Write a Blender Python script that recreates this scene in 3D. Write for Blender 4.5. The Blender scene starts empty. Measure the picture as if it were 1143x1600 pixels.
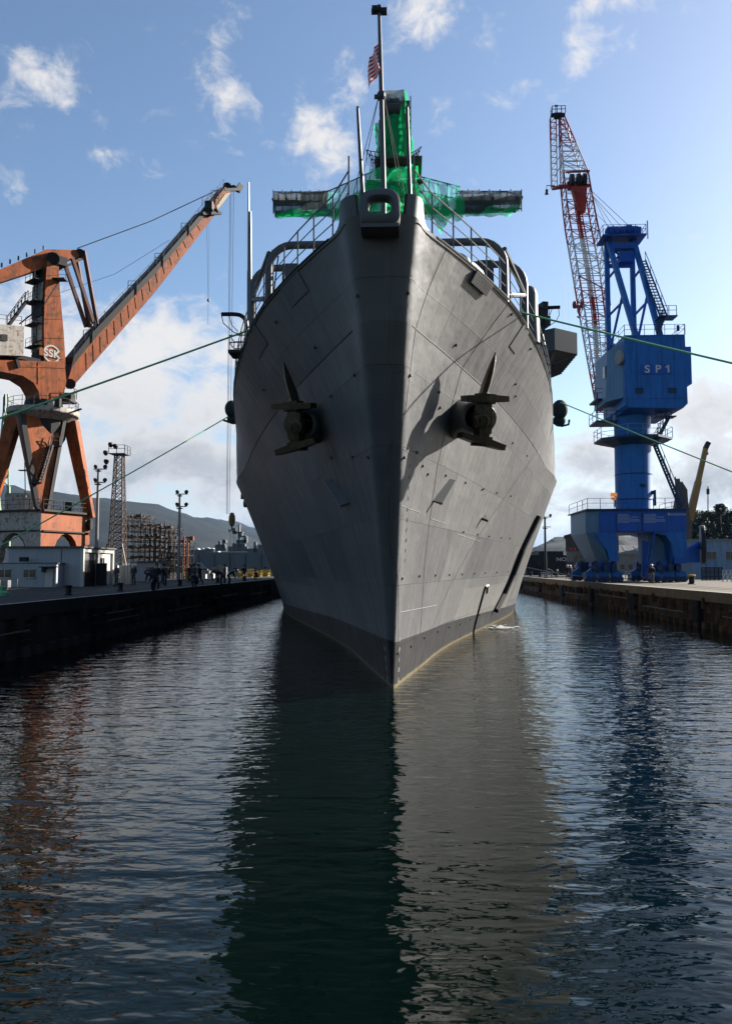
import bpy, bmesh, math, random
import numpy as np
from mathutils import Vector as V, Matrix, noise as mnoise
sc = bpy.context.scene
COL = sc.collection
rnd = random.Random(7)

# ------------------------------------------------------------------ camera
F, CX, CY, HC = 1220.0, 571.5, 800.0, 3.8
cam_d = bpy.data.cameras.new('camera'); cam = bpy.data.objects.new('camera', cam_d); COL.objects.link(cam)
cam_d.sensor_fit = 'VERTICAL'; cam_d.sensor_height = 36.0; cam_d.lens = F/1600*36.0
cam_d.clip_start = 0.1; cam_d.clip_end = 30000
cam.location = (0, 0, HC)
YAW = math.atan(54.5/F); PIT = math.atan(86/math.hypot(F, 54.5))
cam.rotation_euler = (math.pi/2+PIT, 0, YAW)
sc.camera = cam
CR = cam.rotation_euler.to_matrix()

def ray(px, py): return CR @ V(((px-CX)/F, -(py-CY)/F, -1))
def at(px, py, Y):                      # point of the photograph at depth Y
    d = ray(px, py); return V((0, 0, HC)) + d*(Y/d.y)
def atp(px, py, p, n):                  # same on a plane
    d = ray(px, py); return V((0, 0, HC)) + d*((p-V((0, 0, HC))).dot(n)/d.dot(n))
def azel(px, py):
    d = ray(px, py).normalized(); return math.atan2(d.x, d.y), math.asin(d.z)

# ------------------------------------------------------------------ light
SUN_AZ, SUN_EL = math.radians(56), math.radians(25.5)
sun_dir = V((math.sin(SUN_AZ)*math.cos(SUN_EL), math.cos(SUN_AZ)*math.cos(SUN_EL), math.sin(SUN_EL)))
sl = bpy.data.lights.new('sun', 'SUN'); sl.energy = 5.0; sl.angle = math.radians(0.5); sl.color = (1, .945, .86)
so = bpy.data.objects.new('sun', sl); COL.objects.link(so)
so.rotation_euler = (-sun_dir).to_track_quat('-Z', 'Y').to_euler()
sc.view_settings.view_transform = 'Standard'; sc.view_settings.look = 'None'
sc.view_settings.exposure = 1.85; sc.view_settings.gamma = 1
sc.cycles.max_bounces = 6; sc.cycles.transparent_max_bounces = 12
sc.cycles.caustics_reflective = False; sc.cycles.caustics_refractive = False

world = bpy.data.worlds.new('World'); sc.world = world; world.use_nodes = True
def build_world():
    nt = world.node_tree; nt.nodes.clear(); N = nt.nodes.new; L = nt.links.new
    def math_(op, a, b=None, c=None, clamp=False):
        n = N('ShaderNodeMath'); n.operation = op; n.use_clamp = clamp
        for i, x in enumerate((a, b, c)):
            if x is None: continue
            if isinstance(x, (int, float)): n.inputs[i].default_value = x
            else: L(x, n.inputs[i])
        return n.outputs[0]
    out = N('ShaderNodeOutputWorld'); bg = N('ShaderNodeBackground'); bg.inputs[1].default_value = 0.05
    sky = N('ShaderNodeTexSky'); sky.sky_type = 'NISHITA'; sky.sun_disc = False
    sky.sun_elevation = SUN_EL; sky.sun_rotation = SUN_AZ; sky.air_density = 1.0; sky.dust_density = 1.05; sky.ozone_density = 2.5
    tc = N('ShaderNodeTexCoord'); sep = N('ShaderNodeSeparateXYZ'); L(tc.outputs['Generated'], sep.inputs[0])
    x, y, z = sep.outputs
    az = math_('ARCTAN2', x, y); el = math_('ARCSINE', z)
    # coordinates for the cloud noise: azimuth and elevation stretched towards the horizon
    comb = N('ShaderNodeCombineXYZ'); L(az, comb.inputs[0]); L(math_('MULTIPLY', el, 1.35), comb.inputs[1])
    n1 = N('ShaderNodeTexNoise'); n1.inputs['Scale'].default_value = 9; n1.inputs['Detail'].default_value = 8; n1.inputs['Roughness'].default_value = .6
    n1.inputs['Distortion'].default_value = .35
    L(comb.outputs[0], n1.inputs['Vector'])
    n2 = N('ShaderNodeTexNoise'); n2.inputs['Scale'].default_value = 26; n2.inputs['Detail'].default_value = 8; n2.inputs['Roughness'].default_value = .65
    n2.inputs['Distortion'].default_value = .6
    L(comb.outputs[0], n2.inputs['Vector'])
    blobs = [(80,115,70,36,.62),(20,165,40,50,.45),(342,78,40,42,.6),(360,158,42,34,.66),(505,120,75,35,.42),(485,200,48,36,.95),(525,242,44,44,.72),
             (175,250,60,16,.72),(20,270,40,30,.5),(690,28,90,30,.6),(765,42,46,28,.55),(905,75,52,34,.68),(815,152,62,22,.7),(690,185,26,46,.4),(930,8,80,16,.72),(835,40,20,60,.45),
             (470,150,26,36,.45),(60,470,90,40,.72),(230,540,140,58,1.15),(130,610,200,70,1.2),(330,640,90,60,1.1),(60,560,120,60,1.1),(240,730,330,75,1.25),(400,790,200,60,1.0),
             (920,725,60,50,1.05),(905,790,110,60,1.1),(1090,650,90,50,1.1),(1110,740,120,70,1.2),(990,800,120,50,1.0),(760,860,500,45,1.2),(300,840,500,40,1.1),
             (-200,720,200,110,1.1),(1400,720,260,130,1.2)]
    tot = None
    for px, py, rx, ry, w in blobs:
        a0, e0 = azel(px, py)
        dx = math_('MULTIPLY', math_('SUBTRACT', az, a0), F/rx*.95); dy = math_('MULTIPLY', math_('SUBTRACT', el, e0), F/ry*.85)
        r2 = math_('ADD', math_('MULTIPLY', dx, dx), math_('MULTIPLY', dy, dy))
        g = math_('MULTIPLY', math_('EXPONENT', math_('MULTIPLY', r2, -0.8)), w)
        tot = g if tot is None else math_('MAXIMUM', tot, g)
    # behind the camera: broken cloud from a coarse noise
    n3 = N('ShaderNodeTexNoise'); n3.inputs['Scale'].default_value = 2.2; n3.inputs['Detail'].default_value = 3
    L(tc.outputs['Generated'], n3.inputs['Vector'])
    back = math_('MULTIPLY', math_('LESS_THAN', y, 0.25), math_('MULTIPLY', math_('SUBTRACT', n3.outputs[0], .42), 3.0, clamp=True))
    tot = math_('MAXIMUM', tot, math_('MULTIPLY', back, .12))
    nz = math_('ADD', math_('MULTIPLY', n1.outputs[0], .62), math_('MULTIPLY', n2.outputs[0], .38))
    d = math_('ADD', math_('MULTIPLY', tot, .9), math_('MULTIPLY', math_('SUBTRACT', nz, .5), 3.1))
    mr = N('ShaderNodeMapRange'); mr.interpolation_type = 'SMOOTHSTEP'
    L(d, mr.inputs[0]); mr.inputs[1].default_value = .28; mr.inputs[2].default_value = .95
    mask = math_('MULTIPLY', mr.outputs[0], math_('MULTIPLY', math_('ADD', z, .04), 30, clamp=True), clamp=True)
    # cloud colour: bright where thin or sunward, grey bellies in the thick low banks
    thick = N('ShaderNodeMapRange'); thick.interpolation_type = 'SMOOTHSTEP'; L(d, thick.inputs[0]); thick.inputs[1].default_value = .75; thick.inputs[2].default_value = 1.45
    low = N('ShaderNodeMapRange'); L(el, low.inputs[0]); low.inputs[1].default_value = .26; low.inputs[2].default_value = .07
    n4 = N('ShaderNodeTexNoise'); n4.inputs['Scale'].default_value = 6; n4.inputs['Detail'].default_value = 4
    mp = N('ShaderNodeMapping'); mp.inputs[1].default_value = (3.1, .06, 0); L(comb.outputs[0], mp.inputs[0]); L(mp.outputs[0], n4.inputs['Vector'])
    shade = math_('MULTIPLY', math_('MULTIPLY', low.outputs[0], math_('ADD', thick.outputs[0], .35), clamp=True), math_('MULTIPLY', n4.outputs[0], 1.75), clamp=True)
    cmix = N('ShaderNodeMix'); cmix.data_type = 'RGBA'; L(shade, cmix.inputs[0])
    cmix.inputs[6].default_value = (4.7, 4.6, 4.55, 1); cmix.inputs[7].default_value = (2.4, 2.46, 2.6, 1)
    # clouds on the sun's side glow
    sund = N('ShaderNodeVectorMath'); sund.operation = 'DOT_PRODUCT'; L(tc.outputs['Generated'], sund.inputs[0]); sund.inputs[1].default_value = sun_dir
    glow = N('ShaderNodeMapRange'); L(sund.outputs['Value'], glow.inputs[0]); glow.inputs[1].default_value = .45; glow.inputs[2].default_value = 1.0; glow.inputs[3].default_value = 1.0; glow.inputs[4].default_value = 1.1
    cs = N('ShaderNodeVectorMath'); cs.operation = 'SCALE'; L(cmix.outputs[2], cs.inputs[0]); L(glow.outputs[0], cs.inputs['Scale'])
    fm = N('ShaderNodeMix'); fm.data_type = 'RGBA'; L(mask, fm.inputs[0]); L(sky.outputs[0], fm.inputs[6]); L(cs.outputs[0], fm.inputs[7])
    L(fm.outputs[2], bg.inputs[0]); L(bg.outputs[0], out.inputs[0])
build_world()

# ------------------------------------------------------------------ materials
def M(name, col, rough=.6, metal=0.0, var=.18, vs=1.2, bump=0.0, bs=14, rust=None, streak=0.0, spec=None):
    col = [c*ALB for c in col]
    if rust: rust = (rust[0], [c*ALB for c in rust[1]])
    m = bpy.data.materials.new(name); m.use_nodes = True; nt = m.node_tree; N = nt.nodes.new; L = nt.links.new
    b = nt.nodes['Principled BSDF']; b.inputs['Roughness'].default_value = rough; b.inputs['Metallic'].default_value = metal
    b.inputs['Specular IOR Level'].default_value = .18 if spec is None else spec
    tc = N('ShaderNodeTexCoord')
    n = N('ShaderNodeTexNoise'); n.inputs['Scale'].default_value = vs; n.inputs['Detail'].default_value = 6; n.inputs['Roughness'].default_value = .6
    L(tc.outputs['Object'], n.inputs['Vector'])
    mx = N('ShaderNodeMix'); mx.data_type = 'RGBA'
    mx.inputs[6].default_value = (*[c*(1-var*1.6) for c in col], 1); mx.inputs[7].default_value = (*[min(1, c*(1+var*1.6)) for c in col], 1)
    L(n.outputs[0], mx.inputs[0]); outc = mx.outputs[2]
    if streak:
        mp = N('ShaderNodeMapping'); mp.inputs[3].default_value = (2.2, 2.2, .18); L(tc.outputs['Object'], mp.inputs[0])
        n3 = N('ShaderNodeTexNoise'); n3.inputs['Scale'].default_value = 2.0; n3.inputs['Detail'].default_value = 5; L(mp.outputs[0], n3.inputs['Vector'])
        rp = N('ShaderNodeMapRange'); L(n3.outputs[0], rp.inputs[0]); rp.inputs[1].default_value = .45; rp.inputs[2].default_value = .75; rp.inputs[4].default_value = streak
        m3 = N('ShaderNodeMix'); m3.data_type = 'RGBA'; m3.blend_type = 'MULTIPLY'; L(rp.outputs[0], m3.inputs[0]); L(outc, m3.inputs[6]); m3.inputs[7].default_value = (.35, .3, .26, 1); outc = m3.outputs[2]
    if rust:
        amt, rc = rust
        n2 = N('ShaderNodeTexNoise'); n2.inputs['Scale'].default_value = vs*2.3; n2.inputs['Detail'].default_value = 8; n2.inputs['Roughness'].default_value = .7
        L(tc.outputs['Object'], n2.inputs['Vector'])
        r = N('ShaderNodeMapRange'); L(n2.outputs[0], r.inputs[0]); r.inputs[1].default_value = .62-amt*.25; r.inputs[2].default_value = .72-amt*.2
        m2 = N('ShaderNodeMix'); m2.data_type = 'RGBA'; L(r.outputs[0], m2.inputs[0]); L(outc, m2.inputs[6]); m2.inputs[7].default_value = (*rc, 1); outc = m2.outputs[2]
    L(outc, b.inputs['Base Color'])
    if bump:
        nb = N('ShaderNodeTexNoise'); nb.inputs['Scale'].default_value = bs; nb.inputs['Detail'].default_value = 5; L(tc.outputs['Object'], nb.inputs['Vector'])
        bp = N('ShaderNodeBump'); bp.inputs['Strength'].default_value = 1; bp.inputs['Distance'].default_value = bump; L(nb.outputs[0], bp.inputs['Height']); L(bp.outputs[0], b.inputs['Normal'])
    return m
ALB = .57
RUST = (.12, .045, .02)
m_grey = M('haze_grey_paint', (.125, .128, .132), .5, var=.12, streak=.25)
m_greyd = M('dark_grey_paint', (.07, .072, .075), .5, var=.15)
m_rail = M('rail_paint', (.2, .2, .2), .4, var=.1)
m_anchor = M('anchor_brown_iron', (.05, .038, .018), .42, .3, var=.3, vs=3, bump=.01, bs=12, rust=(.35, (.11, .075, .03)))
m_orange = M('faded_orange_paint', (.38, .083, .008), .6, var=.35, vs=.6, streak=.8, rust=(.45, (.11, .032, .006)))
m_orange2 = M('deep_orange_paint', (.38, .1, .03), .55, var=.25, vs=.7, streak=.4, rust=(.2, RUST))
m_odark = M('grimy_crane_steel', (.022, .016, .014), .6, var=.3)
m_rustwhite = M('rusty_white_paint', (.5, .46, .4), .6, var=.12, streak=.5, rust=(.45, (.22, .1, .05)))
m_cream = M('cream_paint', (.55, .48, .3), .55, var=.1, streak=.3)
m_blue = M('blue_crane_paint', (.014, .165, .54), .5, var=.22, vs=.5, streak=.5)
m_blued = M('deep_blue_paint', (.012, .11, .5), .5, var=.22, vs=.5, streak=.5)
m_bluel = M('pale_blue_paint_and_sky_sheen', (.15, .3, .48), .5, var=.12, vs=.5, streak=.3)  # pale paint; on the portal's left-facing sides it carries painted sky reflection
m_navy = M('navy_steel', (.015,.045,.12), .5, var=.2)
m_red = M('jib_red_paint', (.42, .035, .02), .45, var=.15)
m_white = M('white_paint', (.68, .68, .66), .45, var=.06)
m_jibw = M('jib_white_paint', (.62, .63, .63), .45, var=.08)
m_dark = M('dark_steel', (.02, .02, .022), .5, var=.2)
m_brownst = M('brown_crane_steel', (.13, .055, .035), .55, var=.3, streak=.4)
m_black = M('black_rubber', (.008, .008, .009), .7, var=.2)
m_cable = M('steel_cable', (.03, .03, .035), .5)
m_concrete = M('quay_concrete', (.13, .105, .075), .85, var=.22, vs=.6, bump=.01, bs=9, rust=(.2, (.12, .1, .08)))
m_qleft = M('shade_dark_quay_concrete', (.035, .034, .032), .85, var=.3, vs=.6, bump=.01, bs=9)  # darker copy of the quay concrete: the ship's shade put into the colour
m_coping = M('coping_concrete', (.34, .26, .17), .85, var=.2, vs=.8, bump=.01, bs=9, streak=.3)
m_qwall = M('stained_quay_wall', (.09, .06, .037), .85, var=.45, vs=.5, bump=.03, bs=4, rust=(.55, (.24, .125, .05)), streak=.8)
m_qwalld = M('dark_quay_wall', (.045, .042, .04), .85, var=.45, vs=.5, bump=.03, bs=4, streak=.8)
m_shed = M('pale_shed_cladding', (.45, .47, .5), .6, var=.08, vs=.4, streak=.25)
m_shedw = M('white_shed_trim', (.62, .6, .55), .6, var=.08, streak=.3)
m_roof = M('roof_sheet', (.12, .115, .11), .7, var=.2, streak=.3)
m_glass = M('window_glass', (.02, .025, .03), .08, var=.1, spec=.5)
m_brownb = M('brown_cladding', (.12, .1, .09), .7, var=.2, streak=.5)
m_tan = M('tan_cladding', (.3, .27, .24), .7, var=.15, streak=.4)
m_yellow = M('safety_yellow', (.6, .33, .02), .5, var=.15)
m_galv = M('galvanised_steel', (.28, .28, .28), .45, metal=.4, var=.15)
m_scaff = M('scaffold_tube', (.1, .07, .055), .5, var=.35, vs=2)
m_ropeg = M('green_mooring_rope', (.26, .66, .34), .8, var=.25, vs=6)
m_ropew = M('pale_rope', (.4, .38, .33), .85, var=.2)
m_redsign = M('red_sign', (.5, .03, .03), .5, var=.05)
m_navyship = M('far_ship_grey', (.13, .135, .14), .6, var=.15, vs=.05, streak=.3)
m_hulldk = M('black_dock_steel', (.012, .013, .016), .5, var=.2)
m_bark = M('bark', (.05, .035, .025), .9, var=.3, vs=4)
m_lampl = M('lamp_lens', (.5, .5, .48), .2)
m_skin = M('skin', (.42, .26, .18), .55, var=.08)
m_navyc = M('navy_cloth', (.015, .018, .03), .85, var=.2, vs=6)
m_greyc = M('grey_cloth', (.08, .08, .085), .85, var=.2, vs=6)
m_khaki = M('khaki_cloth', (.2, .17, .12), .85, var=.15, vs=6)
m_greenc = M('teal_cloth', (.03, .08, .09), .85, var=.2, vs=6)
m_helmet = M('white_helmet_shell', (.75, .75, .73), .3, var=.03)
m_ycrane = M('ochre_crane_paint', (.36, .21, .06), .5, var=.2, streak=.4)
m_growth = M('waterline_growth', (.3, .25, .13), .9, var=.35, vs=3, bump=.02, bs=10)

def leaf_mat(name, a, b_):
    m = M(name, a, .7, var=.1); nt = m.node_tree; N = nt.nodes.new; L = nt.links.new
    g = N('ShaderNodeNewGeometry'); mx = N('ShaderNodeMix'); mx.data_type = 'RGBA'
    L(g.outputs['Random Per Island'], mx.inputs[0]); mx.inputs[6].default_value = (*a, 1); mx.inputs[7].default_value = (*b_, 1)
    L(mx.outputs[2], nt.nodes['Principled BSDF'].inputs['Base Color']); return m
m_leaf = leaf_mat('dark_leaves', (.006, .01, .004), (.02, .026, .009))

def net_mat(name, col, alpha, dens):
    m = bpy.data.materials.new(name); m.use_nodes = True; nt = m.node_tree; nt.nodes.clear(); N = nt.nodes.new; L = nt.links.new
    out = N('ShaderNodeOutputMaterial'); d = N('ShaderNodeBsdfDiffuse'); t = N('ShaderNodeBsdfTranslucent'); tr = N('ShaderNodeBsdfTransparent')
    tc = N('ShaderNodeTexCoord'); n = N('ShaderNodeTexNoise'); n.inputs['Scale'].default_value = .9; n.inputs['Detail'].default_value = 6; L(tc.outputs['Object'], n.inputs['Vector'])
    mx = N('ShaderNodeMix'); mx.data_type = 'RGBA'; L(n.outputs[0], mx.inputs[0]); mx.inputs[6].default_value = (*[c*.35 for c in col], 1); mx.inputs[7].default_value = (*[min(1, c*1.45) for c in col], 1)
    L(mx.outputs[2], d.inputs[0]); L(mx.outputs[2], t.inputs[0])
    a = N('ShaderNodeMixShader'); a.inputs[0].default_value = .6; L(d.outputs[0], a.inputs[1]); L(t.outputs[0], a.inputs[2])
    r = N('ShaderNodeMapRange'); L(n.outputs[0], r.inputs[0]); r.inputs[1].default_value = .3; r.inputs[2].default_value = .7; r.inputs[3].default_value = alpha-dens; r.inputs[4].default_value = alpha+dens
    b = N('ShaderNodeMixShader'); L(r.outputs[0], b.inputs[0]); L(a.outputs[0], b.inputs[1]); L(tr.outputs[0], b.inputs[2]); L(b.outputs[0], out.inputs[0])
    return m
m_net = net_mat('green_netting', (.015, .58, .2), .32, .2)
m_netd = net_mat('grey_netting', (.09, .1, .1), .14, .1)
m_neto = net_mat('thin_teal_netting', (.06, .36, .26), .5, .12)

HALB = .51
def hull_mat():
    m = bpy.data.materials.new('weathered_hull_plating'); m.use_nodes = True; nt = m.node_tree; N = nt.nodes.new; L = nt.links.new
    b = nt.nodes['Principled BSDF']; b.inputs['Roughness'].default_value = .5; b.inputs['Specular IOR Level'].default_value = .12
    uv = N('ShaderNodeUVMap'); uv.uv_map = 'UVMap'
    sep = N('ShaderNodeSeparateXYZ'); L(uv.outputs[0], sep.inputs[0]); u, v = sep.outputs[0], sep.outputs[1]
    def math_(op, a, b_=None, clamp=False):
        n = N('ShaderNodeMath'); n.operation = op; n.use_clamp = clamp
        for i, x in enumerate((a, b_)):
            if x is None: continue
            if isinstance(x, (int, float)): n.inputs[i].default_value = x
            else: L(x, n.inputs[i])
        return n.outputs[0]
    def rgbmix(f, a, b_, blend='MIX'):
        n = N('ShaderNodeMix'); n.data_type = 'RGBA'; n.blend_type = blend
        for i, x in ((0, f), (6, a), (7, b_)):
            if isinstance(x, (int, float)): n.inputs[i].default_value = x
            elif isinstance(x, tuple): n.inputs[i].default_value = (*[q*HALB for q in x], 1)
            else: L(x, n.inputs[i])
        return n.outputs[2]
    # plates: two brick layouts of different size
    def brick(sx, sy, off, w, h, mort):
        mp = N('ShaderNodeMapping'); mp.inputs[1].default_value = off; mp.inputs[3].default_value = (sx, sy, 1); L(uv.outputs[0], mp.inputs[0])
        br = N('ShaderNodeTexBrick'); br.inputs['Scale'].default_value = 1; br.inputs['Brick Width'].default_value = w; br.inputs['Row Height'].default_value = h
        br.inputs['Mortar Size'].default_value = mort; br.inputs['Mortar Smooth'].default_value = .3; br.inputs['Color1'].default_value = (0, 0, 0, 1); br.inputs['Color2'].default_value = (1, 1, 1, 1); br.inputs['Mortar'].default_value = (.5, .5, .5, 1)
        L(mp.outputs[0], br.inputs['Vector']); return br
    b1 = brick(1, 1, (0, .6, 0), 5.2, 1.93, .012); b2 = brick(1, 1, (2.1, 1.3, 0), 2.3, .97, .0)
    base = rgbmix(b1.outputs[0], (.138, .139, .142), (.242, .238, .231))
    base = rgbmix(math_('MULTIPLY', math_('SUBTRACT', b2.outputs[0], 0), .42), base, (.135, .135, .138))
    # broad weathering and vertical streaks
    n1 = N('ShaderNodeTexNoise'); n1.inputs['Scale'].default_value = .28; n1.inputs['Detail'].default_value = 6; n1.inputs['Roughness'].default_value = .6; L(uv.outputs[0], n1.inputs['Vector'])
    r1 = N('ShaderNodeMapRange'); L(n1.outputs[0], r1.inputs[0]); r1.inputs[1].default_value = .35; r1.inputs[2].default_value = .7; r1.inputs[3].default_value = .0; r1.inputs[4].default_value = .45
    base = rgbmix(r1.outputs[0], base, (.135, .135, .14))
    mp = N('ShaderNodeMapping'); mp.inputs[3].default_value = (1.6, .1, 1); L(uv.outputs[0], mp.inputs[0])
    n2 = N('ShaderNodeTexNoise'); n2.inputs['Scale'].default_value = 1.4; n2.inputs['Detail'].default_value = 7; n2.inputs['Roughness'].default_value = .65; L(mp.outputs[0], n2.inputs['Vector'])
    r2 = N('ShaderNodeMapRange'); L(n2.outputs[0], r2.inputs[0]); r2.inputs[1].default_value = .5; r2.inputs[2].default_value = .8; r2.inputs[4].default_value = .5
    base = rgbmix(r2.outputs[0], base, (.27, .265, .255))
    r3 = N('ShaderNodeMapRange'); L(n2.outputs[0], r3.inputs[0]); r3.inputs[1].default_value = .42; r3.inputs[2].default_value = .2; r3.inputs[4].default_value = .4
    base = rgbmix(r3.outputs[0], base, (.1, .095, .09))
    # weld seams
    base = rgbmix(math_('MULTIPLY', b1.outputs['Fac'], .45), base, (.1, .1, .1))
    # freshly painted lighter patch low on the flank
    pt = math_('MULTIPLY', math_('MULTIPLY', math_('GREATER_THAN', u, 41.0), math_('LESS_THAN', u, 61.0)), math_('LESS_THAN', v, 2.75))
    base = rgbmix(math_('MULTIPLY', pt, .4), base, (.33, .32, .29))
    # dark boot-topping whose top edge drops aft
    edge = math_('SUBTRACT', 1.98, math_('MULTIPLY', u, .0178))
    nb = N('ShaderNodeTexNoise'); nb.inputs['Scale'].default_value = .7; nb.inputs['Detail'].default_value = 5; L(uv.outputs[0], nb.inputs['Vector'])
    bt = rgbmix(nb.outputs[0], (.022, .021, .022), (.052, .05, .05))
    bt = rgbmix(math_('MULTIPLY', r2.outputs[0], .5), bt, (.075, .07, .068))
    base = rgbmix(math_('LESS_THAN', v, edge), base, bt)
    # scale and growth at the waterline
    ng = N('ShaderNodeTexNoise'); ng.inputs['Scale'].default_value = 2.5; ng.inputs['Detail'].default_value = 6; L(uv.outputs[0], ng.inputs['Vector'])
    gl = math_('LESS_THAN', v, math_('ADD', math_('MULTIPLY', ng.outputs[0], .22), .02))
    base = rgbmix(math_('MULTIPLY', gl, .8), base, (.24, .19, .1))
    L(base, b.inputs['Base Color'])
    # rust weeping down from fittings, in narrow broken runs
    mr_ = N('ShaderNodeMapping'); mr_.inputs[3].default_value = (2.6, .13, 1); mr_.inputs[1].default_value = (7.3, 2.2, 0); L(uv.outputs[0], mr_.inputs[0])
    nr = N('ShaderNodeTexNoise'); nr.inputs['Scale'].default_value = 1.1; nr.inputs['Detail'].default_value = 8; nr.inputs['Roughness'].default_value = .7; L(mr_.outputs[0], nr.inputs['Vector'])
    rr2 = N('ShaderNodeMapRange'); L(nr.outputs[0], rr2.inputs[0]); rr2.inputs[1].default_value = .62; rr2.inputs[2].default_value = .78; rr2.inputs[4].default_value = .45
    base = rgbmix(rr2.outputs[0], base, (.12, .085, .06)); L(base, b.inputs['Base Color'])
    # dished plating
    n5 = N('ShaderNodeTexNoise'); n5.inputs['Scale'].default_value = .9; n5.inputs['Detail'].default_value = 3; L(uv.outputs[0], n5.inputs['Vector'])
    fr = math_('MULTIPLY', math_('POWER', math_('ABSOLUTE', math_('SINE', math_('MULTIPLY', u, 3.9))), .5), .11)
    hgt = math_('SUBTRACT', math_('ADD', math_('MULTIPLY', n5.outputs[0], .7), fr), math_('MULTIPLY', b1.outputs['Fac'], -.25))
    bp = N('ShaderNodeBump'); bp.inputs['Strength'].default_value = .9; bp.inputs['Distance'].default_value = .1; L(hgt, bp.inputs['Height']); L(bp.outputs[0], b.inputs['Normal'])
    rr = N('ShaderNodeMapRange'); L(n1.outputs[0], rr.inputs[0]); rr.inputs[3].default_value = .38; rr.inputs[4].default_value = .62; L(rr.outputs[0], b.inputs['Roughness'])
    return m
m_hull = hull_mat()

def water_mat():
    m = bpy.data.materials.new('harbour_water'); m.use_nodes = True; nt = m.node_tree; N = nt.nodes.new; L = nt.links.new
    b = nt.nodes['Principled BSDF']; b.inputs['Base Color'].default_value = (.0006, .0028, .0022, 1); b.inputs['Roughness'].default_value = .03; b.inputs['IOR'].default_value = 1.28
    g = N('ShaderNodeNewGeometry')
    def nz(sx, sy, rot, sc_, det, dist=0):
        mp = N('ShaderNodeMapping'); mp.inputs[2].default_value = (0, 0, rot); mp.inputs[3].default_value = (sx, sy, 1); L(g.outputs['Position'], mp.inputs[0])
        n = N('ShaderNodeTexNoise'); n.inputs['Scale'].default_value = sc_; n.inputs['Detail'].default_value = det; n.inputs['Roughness'].default_value = .5; n.inputs['Distortion'].default_value = dist
        L(mp.outputs[0], n.inputs['Vector']); return n.outputs[0]
    def math_(op, a, b_):
        n = N('ShaderNodeMath'); n.operation = op
        for i, x in enumerate((a, b_)):
            if isinstance(x, (int, float)): n.inputs[i].default_value = x
            else: L(x, n.inputs[i])
        return n.outputs[0]
    a = nz(.5, 1.0, .12, .9, 2, .3); c = nz(.42, 1.0, -.12, 2.0, 2, .5); d = nz(.5, 1.0, .18, 5.0, 2, .2)
    patch = nz(1, 1, 0, .09, 2)
    h = math_('ADD', math_('MULTIPLY', a, .4), math_('MULTIPLY', c, .42))
    h = math_('ADD', h, math_('MULTIPLY', d, .17))
    h = math_('MULTIPLY', h, math_('ADD', math_('MULTIPLY', patch, 1.2), .35))
    bp = N('ShaderNodeBump'); bp.inputs['Strength'].default_value = 1; bp.inputs['Distance'].default_value = .115; L(h, bp.inputs['Height']); L(bp.outputs[0], b.inputs['Normal'])
    return m
m_water = water_mat()

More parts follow.
